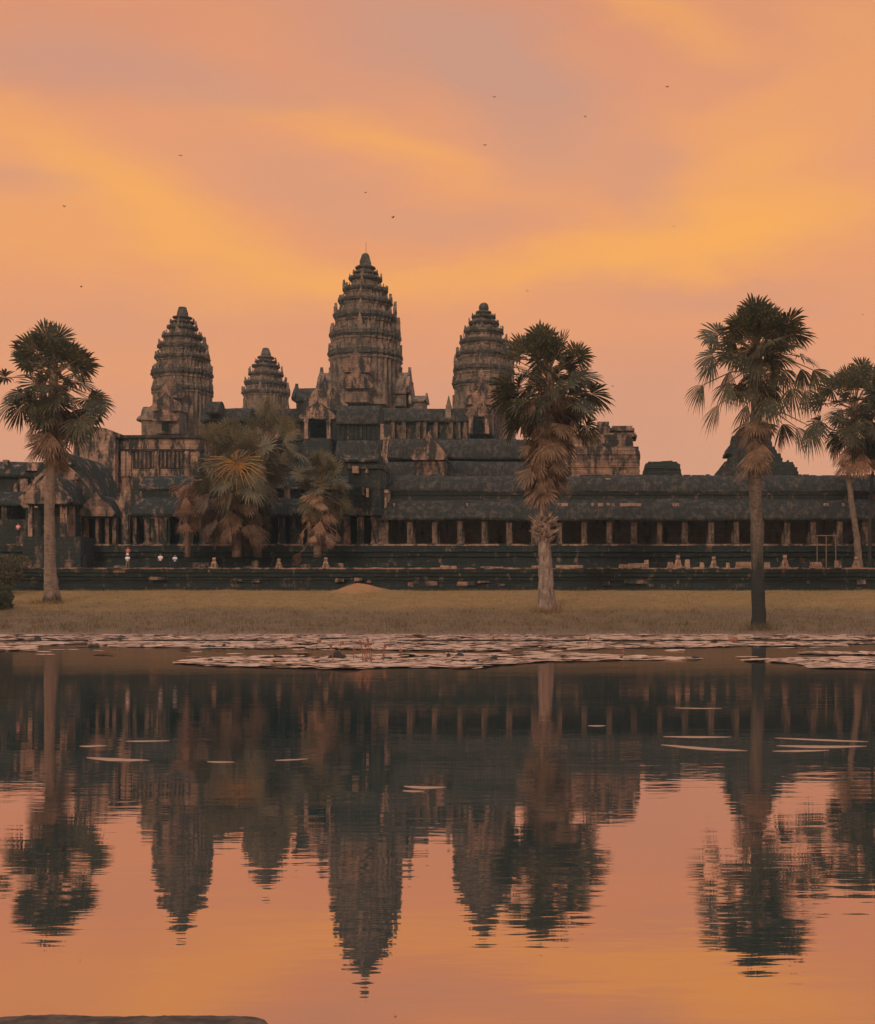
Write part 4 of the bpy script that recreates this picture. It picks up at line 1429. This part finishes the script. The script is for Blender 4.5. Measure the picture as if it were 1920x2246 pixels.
    # dead skirt
    if dead:
        df_ = MB()
        for i in range(dead['n']):
            f = (i + .5) / dead['n']
            az = i * 2.39996 + random.uniform(-.4, .4)
            drop = dead['d0'] + (dead['d1'] - dead['d0']) * f + random.uniform(-.9, .9)
            pet = dead['pet'] * random.uniform(.4, 1.3) * (1 - dead.get('taper', .45) * f)
            dv = Vector((cos(az), sin(az), 0))
            att = Vector((T.x, T.y, T.z - drop))
            # follow a leaning trunk
            for a, b_ in zip(pts, pts[1:]):
                if a.z <= att.z <= b_.z:
                    q_ = (att.z - a.z) / (b_.z - a.z); c0 = a.lerp(b_, q_); att.x, att.y = c0.x, c0.y
            hub = att + dv * pet * random.uniform(.55, .95) - Vector((0, 0, pet * random.uniform(.2, .8)))
            d = dv * random.uniform(-.1, .8) + Vector((random.uniform(-.35, .35), random.uniform(-.35, .35), -1))
            fan(df_, hub, d, dv + Vector((0, 0, random.uniform(-.1, .3))), dead['R'] * random.uniform(.6, 1.2), 15, radians(random.uniform(25, 80)), .12, random.uniform(.05, .5))
            stalk(df_, att, hub, .12, .05, .035)
        df_.build('dead_fronds', deadm, root)
    if bootz:
        bt = MB()
        z0, z1, rr_ = bootz
        for i in range(110):
            z = random.uniform(z0, z1)
            az = i * 2.39996
            c0 = None
            for a, b_ in zip(pts, pts[1:]):
                if a.z <= z <= b_.z:
                    c0 = a.lerp(b_, (z - a.z) / (b_.z - a.z))
            if c0 is None:
                continue
            prof = rr_ * (.62 + .5 * sin(pi * min(1, (z - z0) / (z1 - z0)) ** 1.0))
            o_ = Vector((cos(az), sin(az), 0))
            a = c0 + o_ * prof * .55
            q_ = random.uniform(.5, 1.1); bt.tube([a, a + o_ * prof * .42 * q_ + Vector((random.uniform(-.1, .1), 0, .12)), a + o_ * prof * .80 * q_ + Vector((random.uniform(-.15, .15), 0, random.uniform(.2, .5)))], [.13, .09, .04], 5)
        bt.build('leaf_bases', BOOT, root)
    return root


palm('fan_palm', 'round-crowned fan palm with a smooth trunk, standing before the entrance pavilion', [(115, 1322), (113, 1300), (110, 1240), (108, 1120), (112, 990), (118, 800)], 120,
     [.84, .66, .50, .43, .44, .36], (118, 822), dict(n=54, el0=84, el1=-62, pet=3.5, R=1.95, spreadz=1.6, droop=.8, flat=.92, core=22), dict(n=46, d0=2.0, d1=6.6, pet=2.0, R=1.8, taper=.6), GREEN, BROWN, STALK, BARK_LEFT, 3)
palm('shaggy_fan_palm', 'shaggy fan palm with a long skirt of dead brown fronds and a knobbly trunk', [(1199, 1338), (1199, 1310), (1197, 1240), (1194, 1185), (1194, 1150), (1192, 1120), (1192, 1080), (1200, 960), (1208, 815)], 115,
     [.88, .74, .58, .50, .60, .42, .40, .40, .34], (1201, 822), dict(n=64, el0=82, el1=-54, pet=3.45, R=1.95, spreadz=2.0, droop=.8, flat=.80, core=26), dict(n=120, d0=.6, d1=9.4, pet=3.1, R=1.8, taper=.74), GREEN, BROWN, STALK, BARK_PALE, 8,
     bootz=(Z(1192, 115), Z(1132, 115), .95))
palm('tall_fan_palm', 'tallest fan palm, black trunk foot at the water edge and long-stalked drooping leaves', [(1665, 1382), (1665, 1350), (1662, 1250), (1660, 1150), (1656, 1040), (1660, 900), (1663, 760)], 105,
     [.66, .56, .47, .48, .50, .44, .36], (1663, 758), dict(n=54, el0=86, el1=-2, pet=2.95, R=1.8, spreadz=.8, droop=.8, flat=.80, core=24), dict(n=26, d0=5.6, d1=8.2, pet=1.9, R=1.6, taper=.3), GREEN, BROWN, STALK, BARK_TALL, 21,
     extra=[(1566, 790, -.6, 1.5, 70), (1545, 845, .5, 1.6, 60), (1572, 895, -.4, 1.7, 45), (1610, 815, 1.5, 1.5, 70), (1604, 850, -1.6, 1.7, 60), (1632, 835, 1.9, 1.6, 60), (1700, 830, 1.2, 1.7, 60), (1730, 850, -1.5, 1.7, 70), (1755, 800, .5, 1.6, 70), (1780, 815, -.5, 1.6, 60),
            (1775, 850, 1.0, 1.6, 60), (1712, 870, -1, 1.5, 50), (1640, 880, 1.6, 1.6, 50), (1680, 870, -1.9, 1.8, 60), (1745, 925, .8, 1.7, 60), (1765, 935, -.8, 1.7, 55), (1722, 930, 1.5, 1.5, 55), (1660, 800, -2.2, 1.6, 70), (1690, 790, 2.2, 1.6, 70), (1648, 845, -1.2, 1.6, 60), (1688, 850, 1.0, 1.6, 60), (1668, 870, -1.0, 1.7, 55), (1650, 820, 1.0, 1.5, 60), (1690, 815, -1.4, 1.6, 60), (1630, 790, -1.0, 1.5, 70), (1716, 800, 1.0, 1.6, 70)])
palm('leaning_fan_palm', 'slim leaning fan palm growing on the terrace beyond the tallest palm', [(1886, 1250), (1880, 1180), (1868, 1100), (1862, 1050), (1866, 980), (1876, 885)], 140,
     [.42, .32, .29, .28, .30, .28], (1876, 885), dict(n=52, el0=84, el1=-58, pet=3.3, R=1.9, spreadz=1.6, core=22), dict(n=30, d0=3.0, d1=5.8, pet=2.5, R=1.7, taper=.3), GREEN, RUST, STALK, BARK, 33)
palm('slender_fan_palm', 'slender fan palm cut off by the frame edge, behind the leaning one', [(1908, 1245), (1909, 1150), (1913, 1050), (1938, 900)], 144,
     [.20, .16, .15, .16], (1950, 896), dict(n=56, el0=86, el1=-54, pet=2.9, R=1.9, core=20), dict(n=24, d0=3.0, d1=5.0, pet=2.2, R=1.7), GREEN, RUST, STALK, BARK_DARK, 35)
palm('small_fan_palm', 'broad small palm with amber leaf stalks, foremost of the clump', [(520, 1215), (521, 1120), (520, 1010)], 141,
     [.5, .42, .4], (520, 1010), dict(n=38, el0=84, el1=-50, pet=3.4, R=2.0, spreadz=1.6, droop=1.0), dict(n=80, d0=.8, d1=6.6, pet=3.6, R=2.0, taper=.35), GREEN2, BROWN, AMBER, BARK, 41, front=(520, 1018))
palm('grey_fan_palm', 'dull green palm of the clump reaching highest, behind the amber-stalked one', [(565, 1215), (568, 1120), (580, 1040), (588, 965)], 144.5,
     [.42, .36, .34, .32], (590, 962), dict(n=30, el0=84, el1=-50, pet=2.5, R=1.7), dict(n=16, d0=1.5, d1=4.5, pet=2.0, R=1.6), GREEN2, BROWN, STALK, BARK, 43)
palm('squat_fan_palm', 'squat round palm with rusty dead fronds, set apart from the clump', [(697, 1215), (699, 1150), (705, 1075)], 141.5,
     [.44, .38, .36], (705, 1052), dict(n=38, el0=84, el1=-44, pet=1.8, R=1.6, spreadz=1.6), dict(n=44, d0=.8, d1=5.8, pet=2.2, R=1.4, taper=.1), GREEN2, RUST, STALK, BARK, 47)
palm('withered_fan_palm', 'withered pinkish brown palm with hardly any green, beside the amber-stalked one', [(412, 1215), (412, 1150), (414, 1095)], 142.5,
     [.3, .26, .26], (414, 1085), dict(n=8, el0=70, el1=20, pet=.8, R=1.0), dict(n=30, d0=-1.2, d1=3.2, pet=2.0, R=1.3, taper=.2), RUST, RUST, STALK, BARK_PALE, 51)


# ------------------------------------------------------------------ bushes
def bush(name, label, cx, cy, D, rx, ry, rz, n_, mat, seed, lsz=.16):
    random.seed(seed)
    z0 = ground_h(cx, D)
    root = thing(name, (cx, D, z0), label, 'bush')
    mb = MB()
    clumps = [(Vector((random.gauss(0, .5) * rx, random.gauss(0, .5) * ry, rz * random.uniform(.3, 1.65))), random.uniform(.28, .5)) for _ in range(16)]
    for i in range(n_):
        c0, r_ = random.choice(clumps)
        v = Vector((random.gauss(0, 1), random.gauss(0, 1), random.gauss(0, 1))).normalized() * random.uniform(.5, 1) ** .5
        p = Vector((cx, D, z0)) + c0 + Vector((v.x * rx, v.y * ry, v.z * rz)) * r_
        if p.z < z0 + .02:
            p.z = z0 + random.uniform(.02, .3)
        d = (v + Vector((random.uniform(-.7, .7), random.uniform(-.7, .7), random.uniform(-.3, .9)))).normalized()
        sd = d.cross(Vector((random.uniform(-1, 1), random.uniform(-1, 1), random.uniform(-1, 1)))).normalized()
        l_ = lsz * random.uniform(.7, 1.5)
        mb.face([p, p + d * l_ * .5 + sd * l_ * .28, p + d * l_, p + d * l_ * .5 - sd * l_ * .28])
    mb.build('foliage', mat, root)
    mb = MB()
    for i in range(9):
        a = random.uniform(0, 2 * pi)
        e = Vector((cx + rx * .6 * cos(a), D + ry * .6 * sin(a), z0 + rz * random.uniform(.8, 1.5)))
        mb.tube([Vector((cx + .1 * cos(a), D + .1 * sin(a), z0 - .1)), (Vector((cx, D, z0)) + e) / 2 + Vector((.1, 0, .2)), e], [.06, .04, .02], 5)
    mb.build('stems', BARK_DARK, root)


bush('dark_bush', 'dense dark bush at the foot of the bank, beside the nearest palm', X(-14, 116), 0, 116, 1.9, 1.5, 1.25, 7000, BUSHM, 61)
bush('olive_bush', 'taller olive bush growing behind the dark one', X(-2, 128), 0, 128, 2.1, 1.6, 1.9, 6500, GREEN2, 62, .2)

# ------------------------------------------------------------------ grass
random.seed(71)
mb = MB()
BASES = [(X(1199, 115), 115 - .9), (X(115, 120), 120 - .9), (X(1665, 105), 105 - .9)]
cnt = 0
while cnt < 30000:
    y = random.uniform(101.5, 133.9)
    x = random.uniform(X(-60, y), X(1990, y))
    if cnt < 700:
        bq_ = BASES[cnt % 3]
        x, y = bq_[0] + random.gauss(0, .8), bq_[1] + random.gauss(0, .5)
    h = ground_h(x, y)
    if h < .06:
        continue
    if cnt >= 700 and hz(x * .5, y * .5, 9) < random.uniform(-.5, .35):
        continue
    cnt += 1
    low = hz(x * .18, y * .22, 3) > .15
    ln = random.uniform(.10, .22) if h > 1.9 else random.uniform(.12, .34) * (1.3 if low else 1)
    if h < .9 and hz(x * .35, y * .5, 12) > .18:
        ln = random.uniform(.25, .75)
    for tx_, ty_ in BASES:
        if (x - tx_) ** 2 + (y - ty_) ** 2 < 2.6:
            ln = random.uniform(.3, .7)
    a = random.uniform(0, 2 * pi)
    wd = random.uniform(.012, .03)
    lx, ly = random.uniform(-.6, .6) * ln, random.uniform(-.6, .6) * ln
    mb.face([(x - wd * cos(a), y - wd * sin(a), h - .02), (x + wd * cos(a), y + wd * sin(a), h - .02), (x + lx, y + ly, h + ln)])
gm = MT('grass_blades')
gs = gm.n('ShaderNodeSeparateXYZ'); gm.l(gm.pos, gs.inputs[0])
g1 = gm.mix(gm.rng(gm.noise(.6, 3), .35, .65), (.19, .125, .05), (.26, .165, .065))
g2 = gm.mix(gm.rng(gm.noise(1.5, 3), .35, .65), (.085, .066, .034), (.16, .11, .055))
gm.base(gm.mix(gm.rng(gm.math('ADD', gs.outputs[2], gm.math('MULTIPLY', gm.math('SUBTRACT', gm.noise(.16, 4, (1, 1.6, 1)), .5), 2.4)), 1.5, 2.6), g2, g1), .8, .15)
tag(mb.build('grass', gm.m), 'short dry grass on the bank and the lawn', 'grass', kind='stuff')

# ------------------------------------------------------------------ lily pads
LOWER = [(-60, 1427), (60, 1428), (75, 1416), (480, 1422), (600, 1424), (760, 1424), (900, 1427), (1130, 1428), (1200, 1426), (1400, 1424), (1585, 1425), (1600, 1418), (2000, 1416)]
B2B = [(395, 1455), (480, 1461), (700, 1466), (780, 1470), (960, 1469), (1030, 1466), (1090, 1459), (1200, 1451), (1400, 1448), (1550, 1446)]
B2T = [(395, 1453), (440, 1446), (520, 1442), (800, 1438), (1000, 1436), (1250, 1434), (1400, 1440), (1550, 1446)]
B3B = [(1640, 1450), (1760, 1456), (1800, 1466), (2000, 1469)]
B3T = [(1640, 1448), (1700, 1446), (1800, 1444), (2000, 1440)]
random.seed(81)
pads = MB()
pts_ = 0


def pad(x, y, r, tilt):
    n_ = 8
    a0 = random.uniform(0, 2 * pi)
    tx, ty = random.gauss(0, tilt), random.gauss(0, tilt)
    z = .022 + random.uniform(0, .015)
    ring = [(x + r * cos(a0 + .3 + k * (2 * pi - .6) / (n_ - 1)), y + r * sin(a0 + .3 + k * (2 * pi - .6) / (n_ - 1))) for k in range(n_)]
    ring.append((x + .15 * r * cos(a0), y + .15 * r * sin(a0)))
    pads.face([(a, b_, max(.006, z + (a - x) * tx + (b_ - y) * ty)) for a, b_ in ring])


for _ in range(60000):
    y = random.uniform(40.5, 103)
    x = random.uniform(X(-60, y), X(1990, y))
    if ground_h(x, y) > -.02:
        continue
    px_, py_ = x / y * F + VX, HY + CZ * F / y
    nzv = hz(x * .22, y * .12, 4)
    ok = False
    if py_ < interp(px_, LOWER) and nzv > -.22 and not (1404.5 < py_ < 1408.5 and hz(x * .1, 7) > -.15):
        ok = True
    elif 395 < px_ < 1550 and interp(px_, B2T) < py_ < interp(px_, B2B) and hz(x * .5, y * .3, 6) > -.30:
        ok = True
    elif px_ > 1640 and interp(px_, B3T) < py_ < interp(px_, B3B) and nzv > -.25:
        ok = True
    elif px_ > 1760 and 1431 < py_ < 1437 and nzv > -.1:
        ok = True
    elif random.random() < .004 and py_ < 1450:
        ok = True
    if ok and (y > 58 or random.random() < .75):
        pad(x, y, random.uniform(.20, .50), .035)
pm_ = MT('lily_pad')
pc = pm_.mix(pm_.rng(pm_.noise(1.2, 3), .35, .65), (.52, .34, .24), (.38, .24, .165))
pc = pm_.mix(pm_.rng(pm_.noise(4, 2), .64, .74), pc, (.17, .085, .055))
pm_.base(pc, .42, .6)
tag(pads.build('lily_pads', pm_.m), 'pale pinkish lily pads lying in bands on the pond', 'lily pads', kind='stuff')

# lotus stems standing out of the pads, dark curled leaves
LS = MT('lotus_stem').base((.20, .085, .055), .7, .2).m
LD = MT('withered_lotus_leaf').base((.028, .030, .026), .7, .2).m
LOT = [(690, 1449, 44), (731, 1452, 36), (744, 1440, 30), (776, 1449, 26), (797, 1454, 46), (806, 1454, 40), (816, 1455, 52), (840, 1450, 34), (842, 1451, 26), (880, 1446, 18), (1083, 1412, 14), (1290, 1418, 18), (1365, 1447, 16)]
LOTL = ['bent', 'slim', 'arching', 'short', 'tall', 'forked', 'tallest', 'crooked', 'stubby', 'thin', 'tiny', 'lone far', 'lone near']
LOTW = ['at the outer end of the row of stems', 'beyond the dark torn leaf', 'rising behind the dark torn leaf', 'between the torn leaf and the dense bunch', 'first in the dense bunch', 'second in the dense bunch', 'last in the dense bunch',
        'just past the dense bunch', 'touching the crooked stem', 'past the stubby one', 'in the pads before the shaggy palm', 'in the pads beyond the shaggy palm', 'at the tapering tip of the middle pad band']
for (px_, py_, hp_), a_, b_ in zip(LOT, LOTL, LOTW):
    D_ = CZ * F / (py_ - HY); x = X(px_, D_); h = hp_ * D_ / F
    root = thing('lotus_plant', (x, D_, 0), f'{a_} reddish lotus stem {b_}', 'lotus', 'lotus stems among the pads')
    mb = MB()
    t = random.uniform(-.25, .25)
    mb.tube([(x, D_, -.1), (x + t * h * .2, D_, h * .5), (x + t * h * .7, D_, h * .92), (x + t * h * 1.1, D_, h * .98)], [.018, .017, .015, .012], 6)
    if a_ in ('forked', 'tallest'):
        mb.tube([(x, D_, -.1), (x - .1, D_ + .1, h * .4), (x - .16, D_ + .1, h * .8)], [.016, .015, .012], 6)
    mb.build('stem', LS, root)
    mb = MB()
    c0 = Vector((x + t * h * 1.1, D_, h * .98))
    mb.tube([c0 + Vector((0, 0, .10)), c0 + Vector((.01, 0, .02)), c0 + Vector((.03, 0, -.08))], [.015, .06, .02], 7)
    mb.build('seed_head', LS, root)
LV = [(741, 1445, 30, 17, 'black torn lotus leaf sticking up from the middle pads'), (1008, 1441, 17, 12, 'small black hooked lotus leaf standing in the middle pads'), (985, 1443, 9, 10, 'curled black leaf beside the hooked one'),
      (456, 1421, 24, 6, 'dark flattened leaf lump on open water before the lawn'), (492, 1420, 10, 7, 'little dark leaf knob next to the flattened lump'), (82, 1407, 14, 11, 'dark leaf tuft in the pads near the reflected palm trunk'),
      (268, 1400, 18, 6, 'dark leaf lump in the far pads past the nearest palm'), (205, 1419, 18, 5, 'low black leaf at the inner edge of the pads'), (632, 1407, 16, 8, 'brown leaf tuft in the far pads under the mound'),
      (600, 1411, 16, 6, 'dark leaf in the gap of the far pads'), (1083, 1450, 14, 12, 'dark twisted leaf near the reflected shaggy trunk'), (1042, 1453, 18, 7, 'dark flat leaf at the edge of the middle pads'),
      (1365, 1447, 10, 7, 'tiny dark leaf near the thin tip of the middle pads'), (1525, 1445, 18, 5, 'dark leaf at the very tip of the middle pads'), (1610, 1407, 20, 12, 'brown leaf clump on the shore before the tallest palm'),
      (460, 1452, 16, 6, 'dark leaf on the narrow start of the middle pads'), (850, 1447, 26, 5, 'long dark leaf lying flat past the stem bunch')]
for (px_, py_, w_, h_, lab) in LV:
    D_ = CZ * F / (py_ - HY); x = X(px_, D_); hw_ = w_ / 2 * D_ / F; h = h_ * D_ / F
    mb = MB()
    for k in range(6):
        a = random.uniform(0, pi); q_ = random.uniform(-.6, .6) * hw_
        l_ = hw_ * random.uniform(.5, .9)
        c0 = Vector((x + q_, D_ + random.uniform(-.1, .1), .02))
        hh = h * random.uniform(.5, 1.0)
        mb.loft([[c0 + Vector((l_ * cos(t_) * f_ + .12 * hh * (1 - f_), l_ * .5 * sin(t_) * f_, zz)) for t_ in (0, .8, 1.6, 2.4, 3.2, 4.0, 4.8, 5.6)] for f_, zz in ((.6, -.05), (1.0, hh * .25), (.7, hh * .7), (.15, hh))])
    o = mb.jitter(.05, 3).build('lotus_leaf', LD if px_ not in (632, 1610) else LS, None, loc=(x, D_, 0))
    tag(o, lab, 'lotus leaf', 'withered lotus leaves on the pond')

# raised pale strips standing in for ripples that reflect the bright sky
WM = MT('pale_ripple_glint')
WM.base((.27, .165, .115), .40, .5)  # pale tone paints the sky glint of the ripples
GLINTS = [(190, 1662, 328, 1668, 6, 'short thick painted ripple glint under the reflected wing'), (1455, 1616, 1605, 1617, 4, 'thin far edge of the painted ripple ring beside the tall reflection'), (1450, 1634, 1640, 1647, 6, 'curved near edge of the painted ripple ring beside the tall reflection'),
        (1700, 1619, 1905, 1627, 4, 'long thin painted ripple glint beyond the tall reflection, farthest one'), (1704, 1636, 1902, 1637, 6, 'long pale painted ripple glint beyond the tall reflection, middle one'), (1695, 1648, 1820, 1646, 4, 'short painted ripple glint beyond the tall reflection, nearest one'),
        (886, 1725, 978, 1727, 6, 'lone pale painted ripple glint near the middle of the pond'), (884, 1735, 930, 1736, 3, 'faint painted ripple glint beside the lone strip'), (276, 1626, 372, 1625, 3, 'faint painted ripple glint above the short thick strip'), (175, 1637, 235, 1636, 4, 'small painted ripple glint under the reflected palm trunk'),
        (604, 1668, 676, 1665, 3, 'thin painted ripple glint below the reflected gatehouse'), (1290, 1592, 1330, 1592, 3, 'tiny painted ripple glint below the reflected colonnade'), (1480, 1553, 1585, 1554, 2, 'faint far painted ripple glint below the reflected pillars'), (455, 1671, 515, 1672, 3, 'faint painted ripple glint between two longer ones')]
for (xa, ya, xb, yb_, th_, lab) in GLINTS:
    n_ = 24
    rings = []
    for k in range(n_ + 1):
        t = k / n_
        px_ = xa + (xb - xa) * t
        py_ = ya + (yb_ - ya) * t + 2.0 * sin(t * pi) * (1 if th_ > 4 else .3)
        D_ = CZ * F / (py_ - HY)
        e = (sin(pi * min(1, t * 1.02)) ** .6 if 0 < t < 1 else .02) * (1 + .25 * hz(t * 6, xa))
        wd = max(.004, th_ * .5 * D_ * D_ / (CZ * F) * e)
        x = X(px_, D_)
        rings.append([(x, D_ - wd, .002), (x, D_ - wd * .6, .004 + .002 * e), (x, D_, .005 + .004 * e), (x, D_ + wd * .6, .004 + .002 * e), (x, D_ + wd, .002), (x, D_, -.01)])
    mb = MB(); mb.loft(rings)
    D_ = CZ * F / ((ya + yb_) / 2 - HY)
    o = mb.build('ripple_glint', WM.m, None, True, loc=(X((xa + xb) / 2, D_), D_, 0))
    tag(o, lab, 'floating weed', 'painted ripple glints on the pond')

# ------------------------------------------------------------------ birds
BM = MT('bird_feather').base((.05, .04, .038), .8, .1).m
BIRDS = [(396, 341, 5, 150, 'darkest bird, high over the tower behind the pale wall'), (141, 453, 5, 160, 'bird gliding above the crown of the nearest palm'), (802, 422, 4, 170, 'bird straight above the tip of the tallest tower'),
         (862, 477, 5, 165, 'bird just beside the tip of the tallest tower'), (1064, 318, 5, 165, 'bird high above the tower with the round knob'), (1284, 256, 4, 175, 'bird high over the shaggy palm, between two others'),
         (1464, 190, 5, 160, 'highest bird, in the orange sky before the tallest palm'), (1084, 213, 4, 185, 'faint bird in the grey mauve cloud near the top'), (1157, 638, 4, 180, 'bird low above the shaggy palm crown'), (178, 629, 4, 190, 'faint bird close above the nearest palm crown'),
         (1344, 847, 4, 170, 'faint bird low beside the shaggy palm crown'), (1478, 497, 3, 190, 'faintest bird in the yellow glow'), (1893, 690, 3, 180, 'faint bird above the leaning palm')]
for i_, (px_, py_, sz, D_, lab) in enumerate(BIRDS):
    c0 = P(px_, py_, D_); s = sz * D_ / F
    root = thing('bird', c0, lab, 'bird', 'birds in the sky')
    a = random.uniform(-.8, .8)
    ux = Vector((cos(a), sin(a), 0)); uy = Vector((-sin(a), cos(a), 0)); uz = Vector((0, 0, 1))
    mb = MB()
    mb.tube([c0 - uy * s * .75, c0 - uy * s * .5, c0 - uy * s * .25, c0 + uy * s * .1, c0 + uy * s * .45, c0 + uy * s * .8], [.02 * s, .15 * s, .12 * s, .19 * s, .13 * s, .03 * s], 7)
    mb.build('body', BM, root)
    for sg_ in (-1, 1):
        mb = MB()
        fl = .55 if i_ % 2 else .15
        w0 = [c0 + ux * sg_ * s * q_ + uz * s * zz + uy * s * yy for q_, zz, yy in ((.1, .05, -.25), (.55, fl, -.3), (1.0, fl * .9, .15), (.5, fl * .95, .2), (.1, .05, .25))]
        mb.loft([[p_ + uz * .02 * s for p_ in w0], [p_ - uz * .02 * s for p_ in w0]])
        mb.build('wing', BM, root)

# ------------------------------------------------------------------ thin teal haze, added to lift and cool the darks
b = MB(); b.box(-1830, 1830, -1830, 1830, -2.6, 78)
hm = bpy.data.materials.new('dark_lift_haze')
hm.use_nodes = True
ht = hm.node_tree
ht.nodes.clear()
ho = ht.nodes.new('ShaderNodeOutputMaterial')
hv = ht.nodes.new('ShaderNodeVolumePrincipled')
hv.inputs['Color'].default_value = (.66, .90, .94, 1)
hv.inputs['Density'].default_value = .00017
ht.links.new(hv.outputs[0], ho.inputs['Volume'])
tag(b.build('haze', hm), kind='stuff')
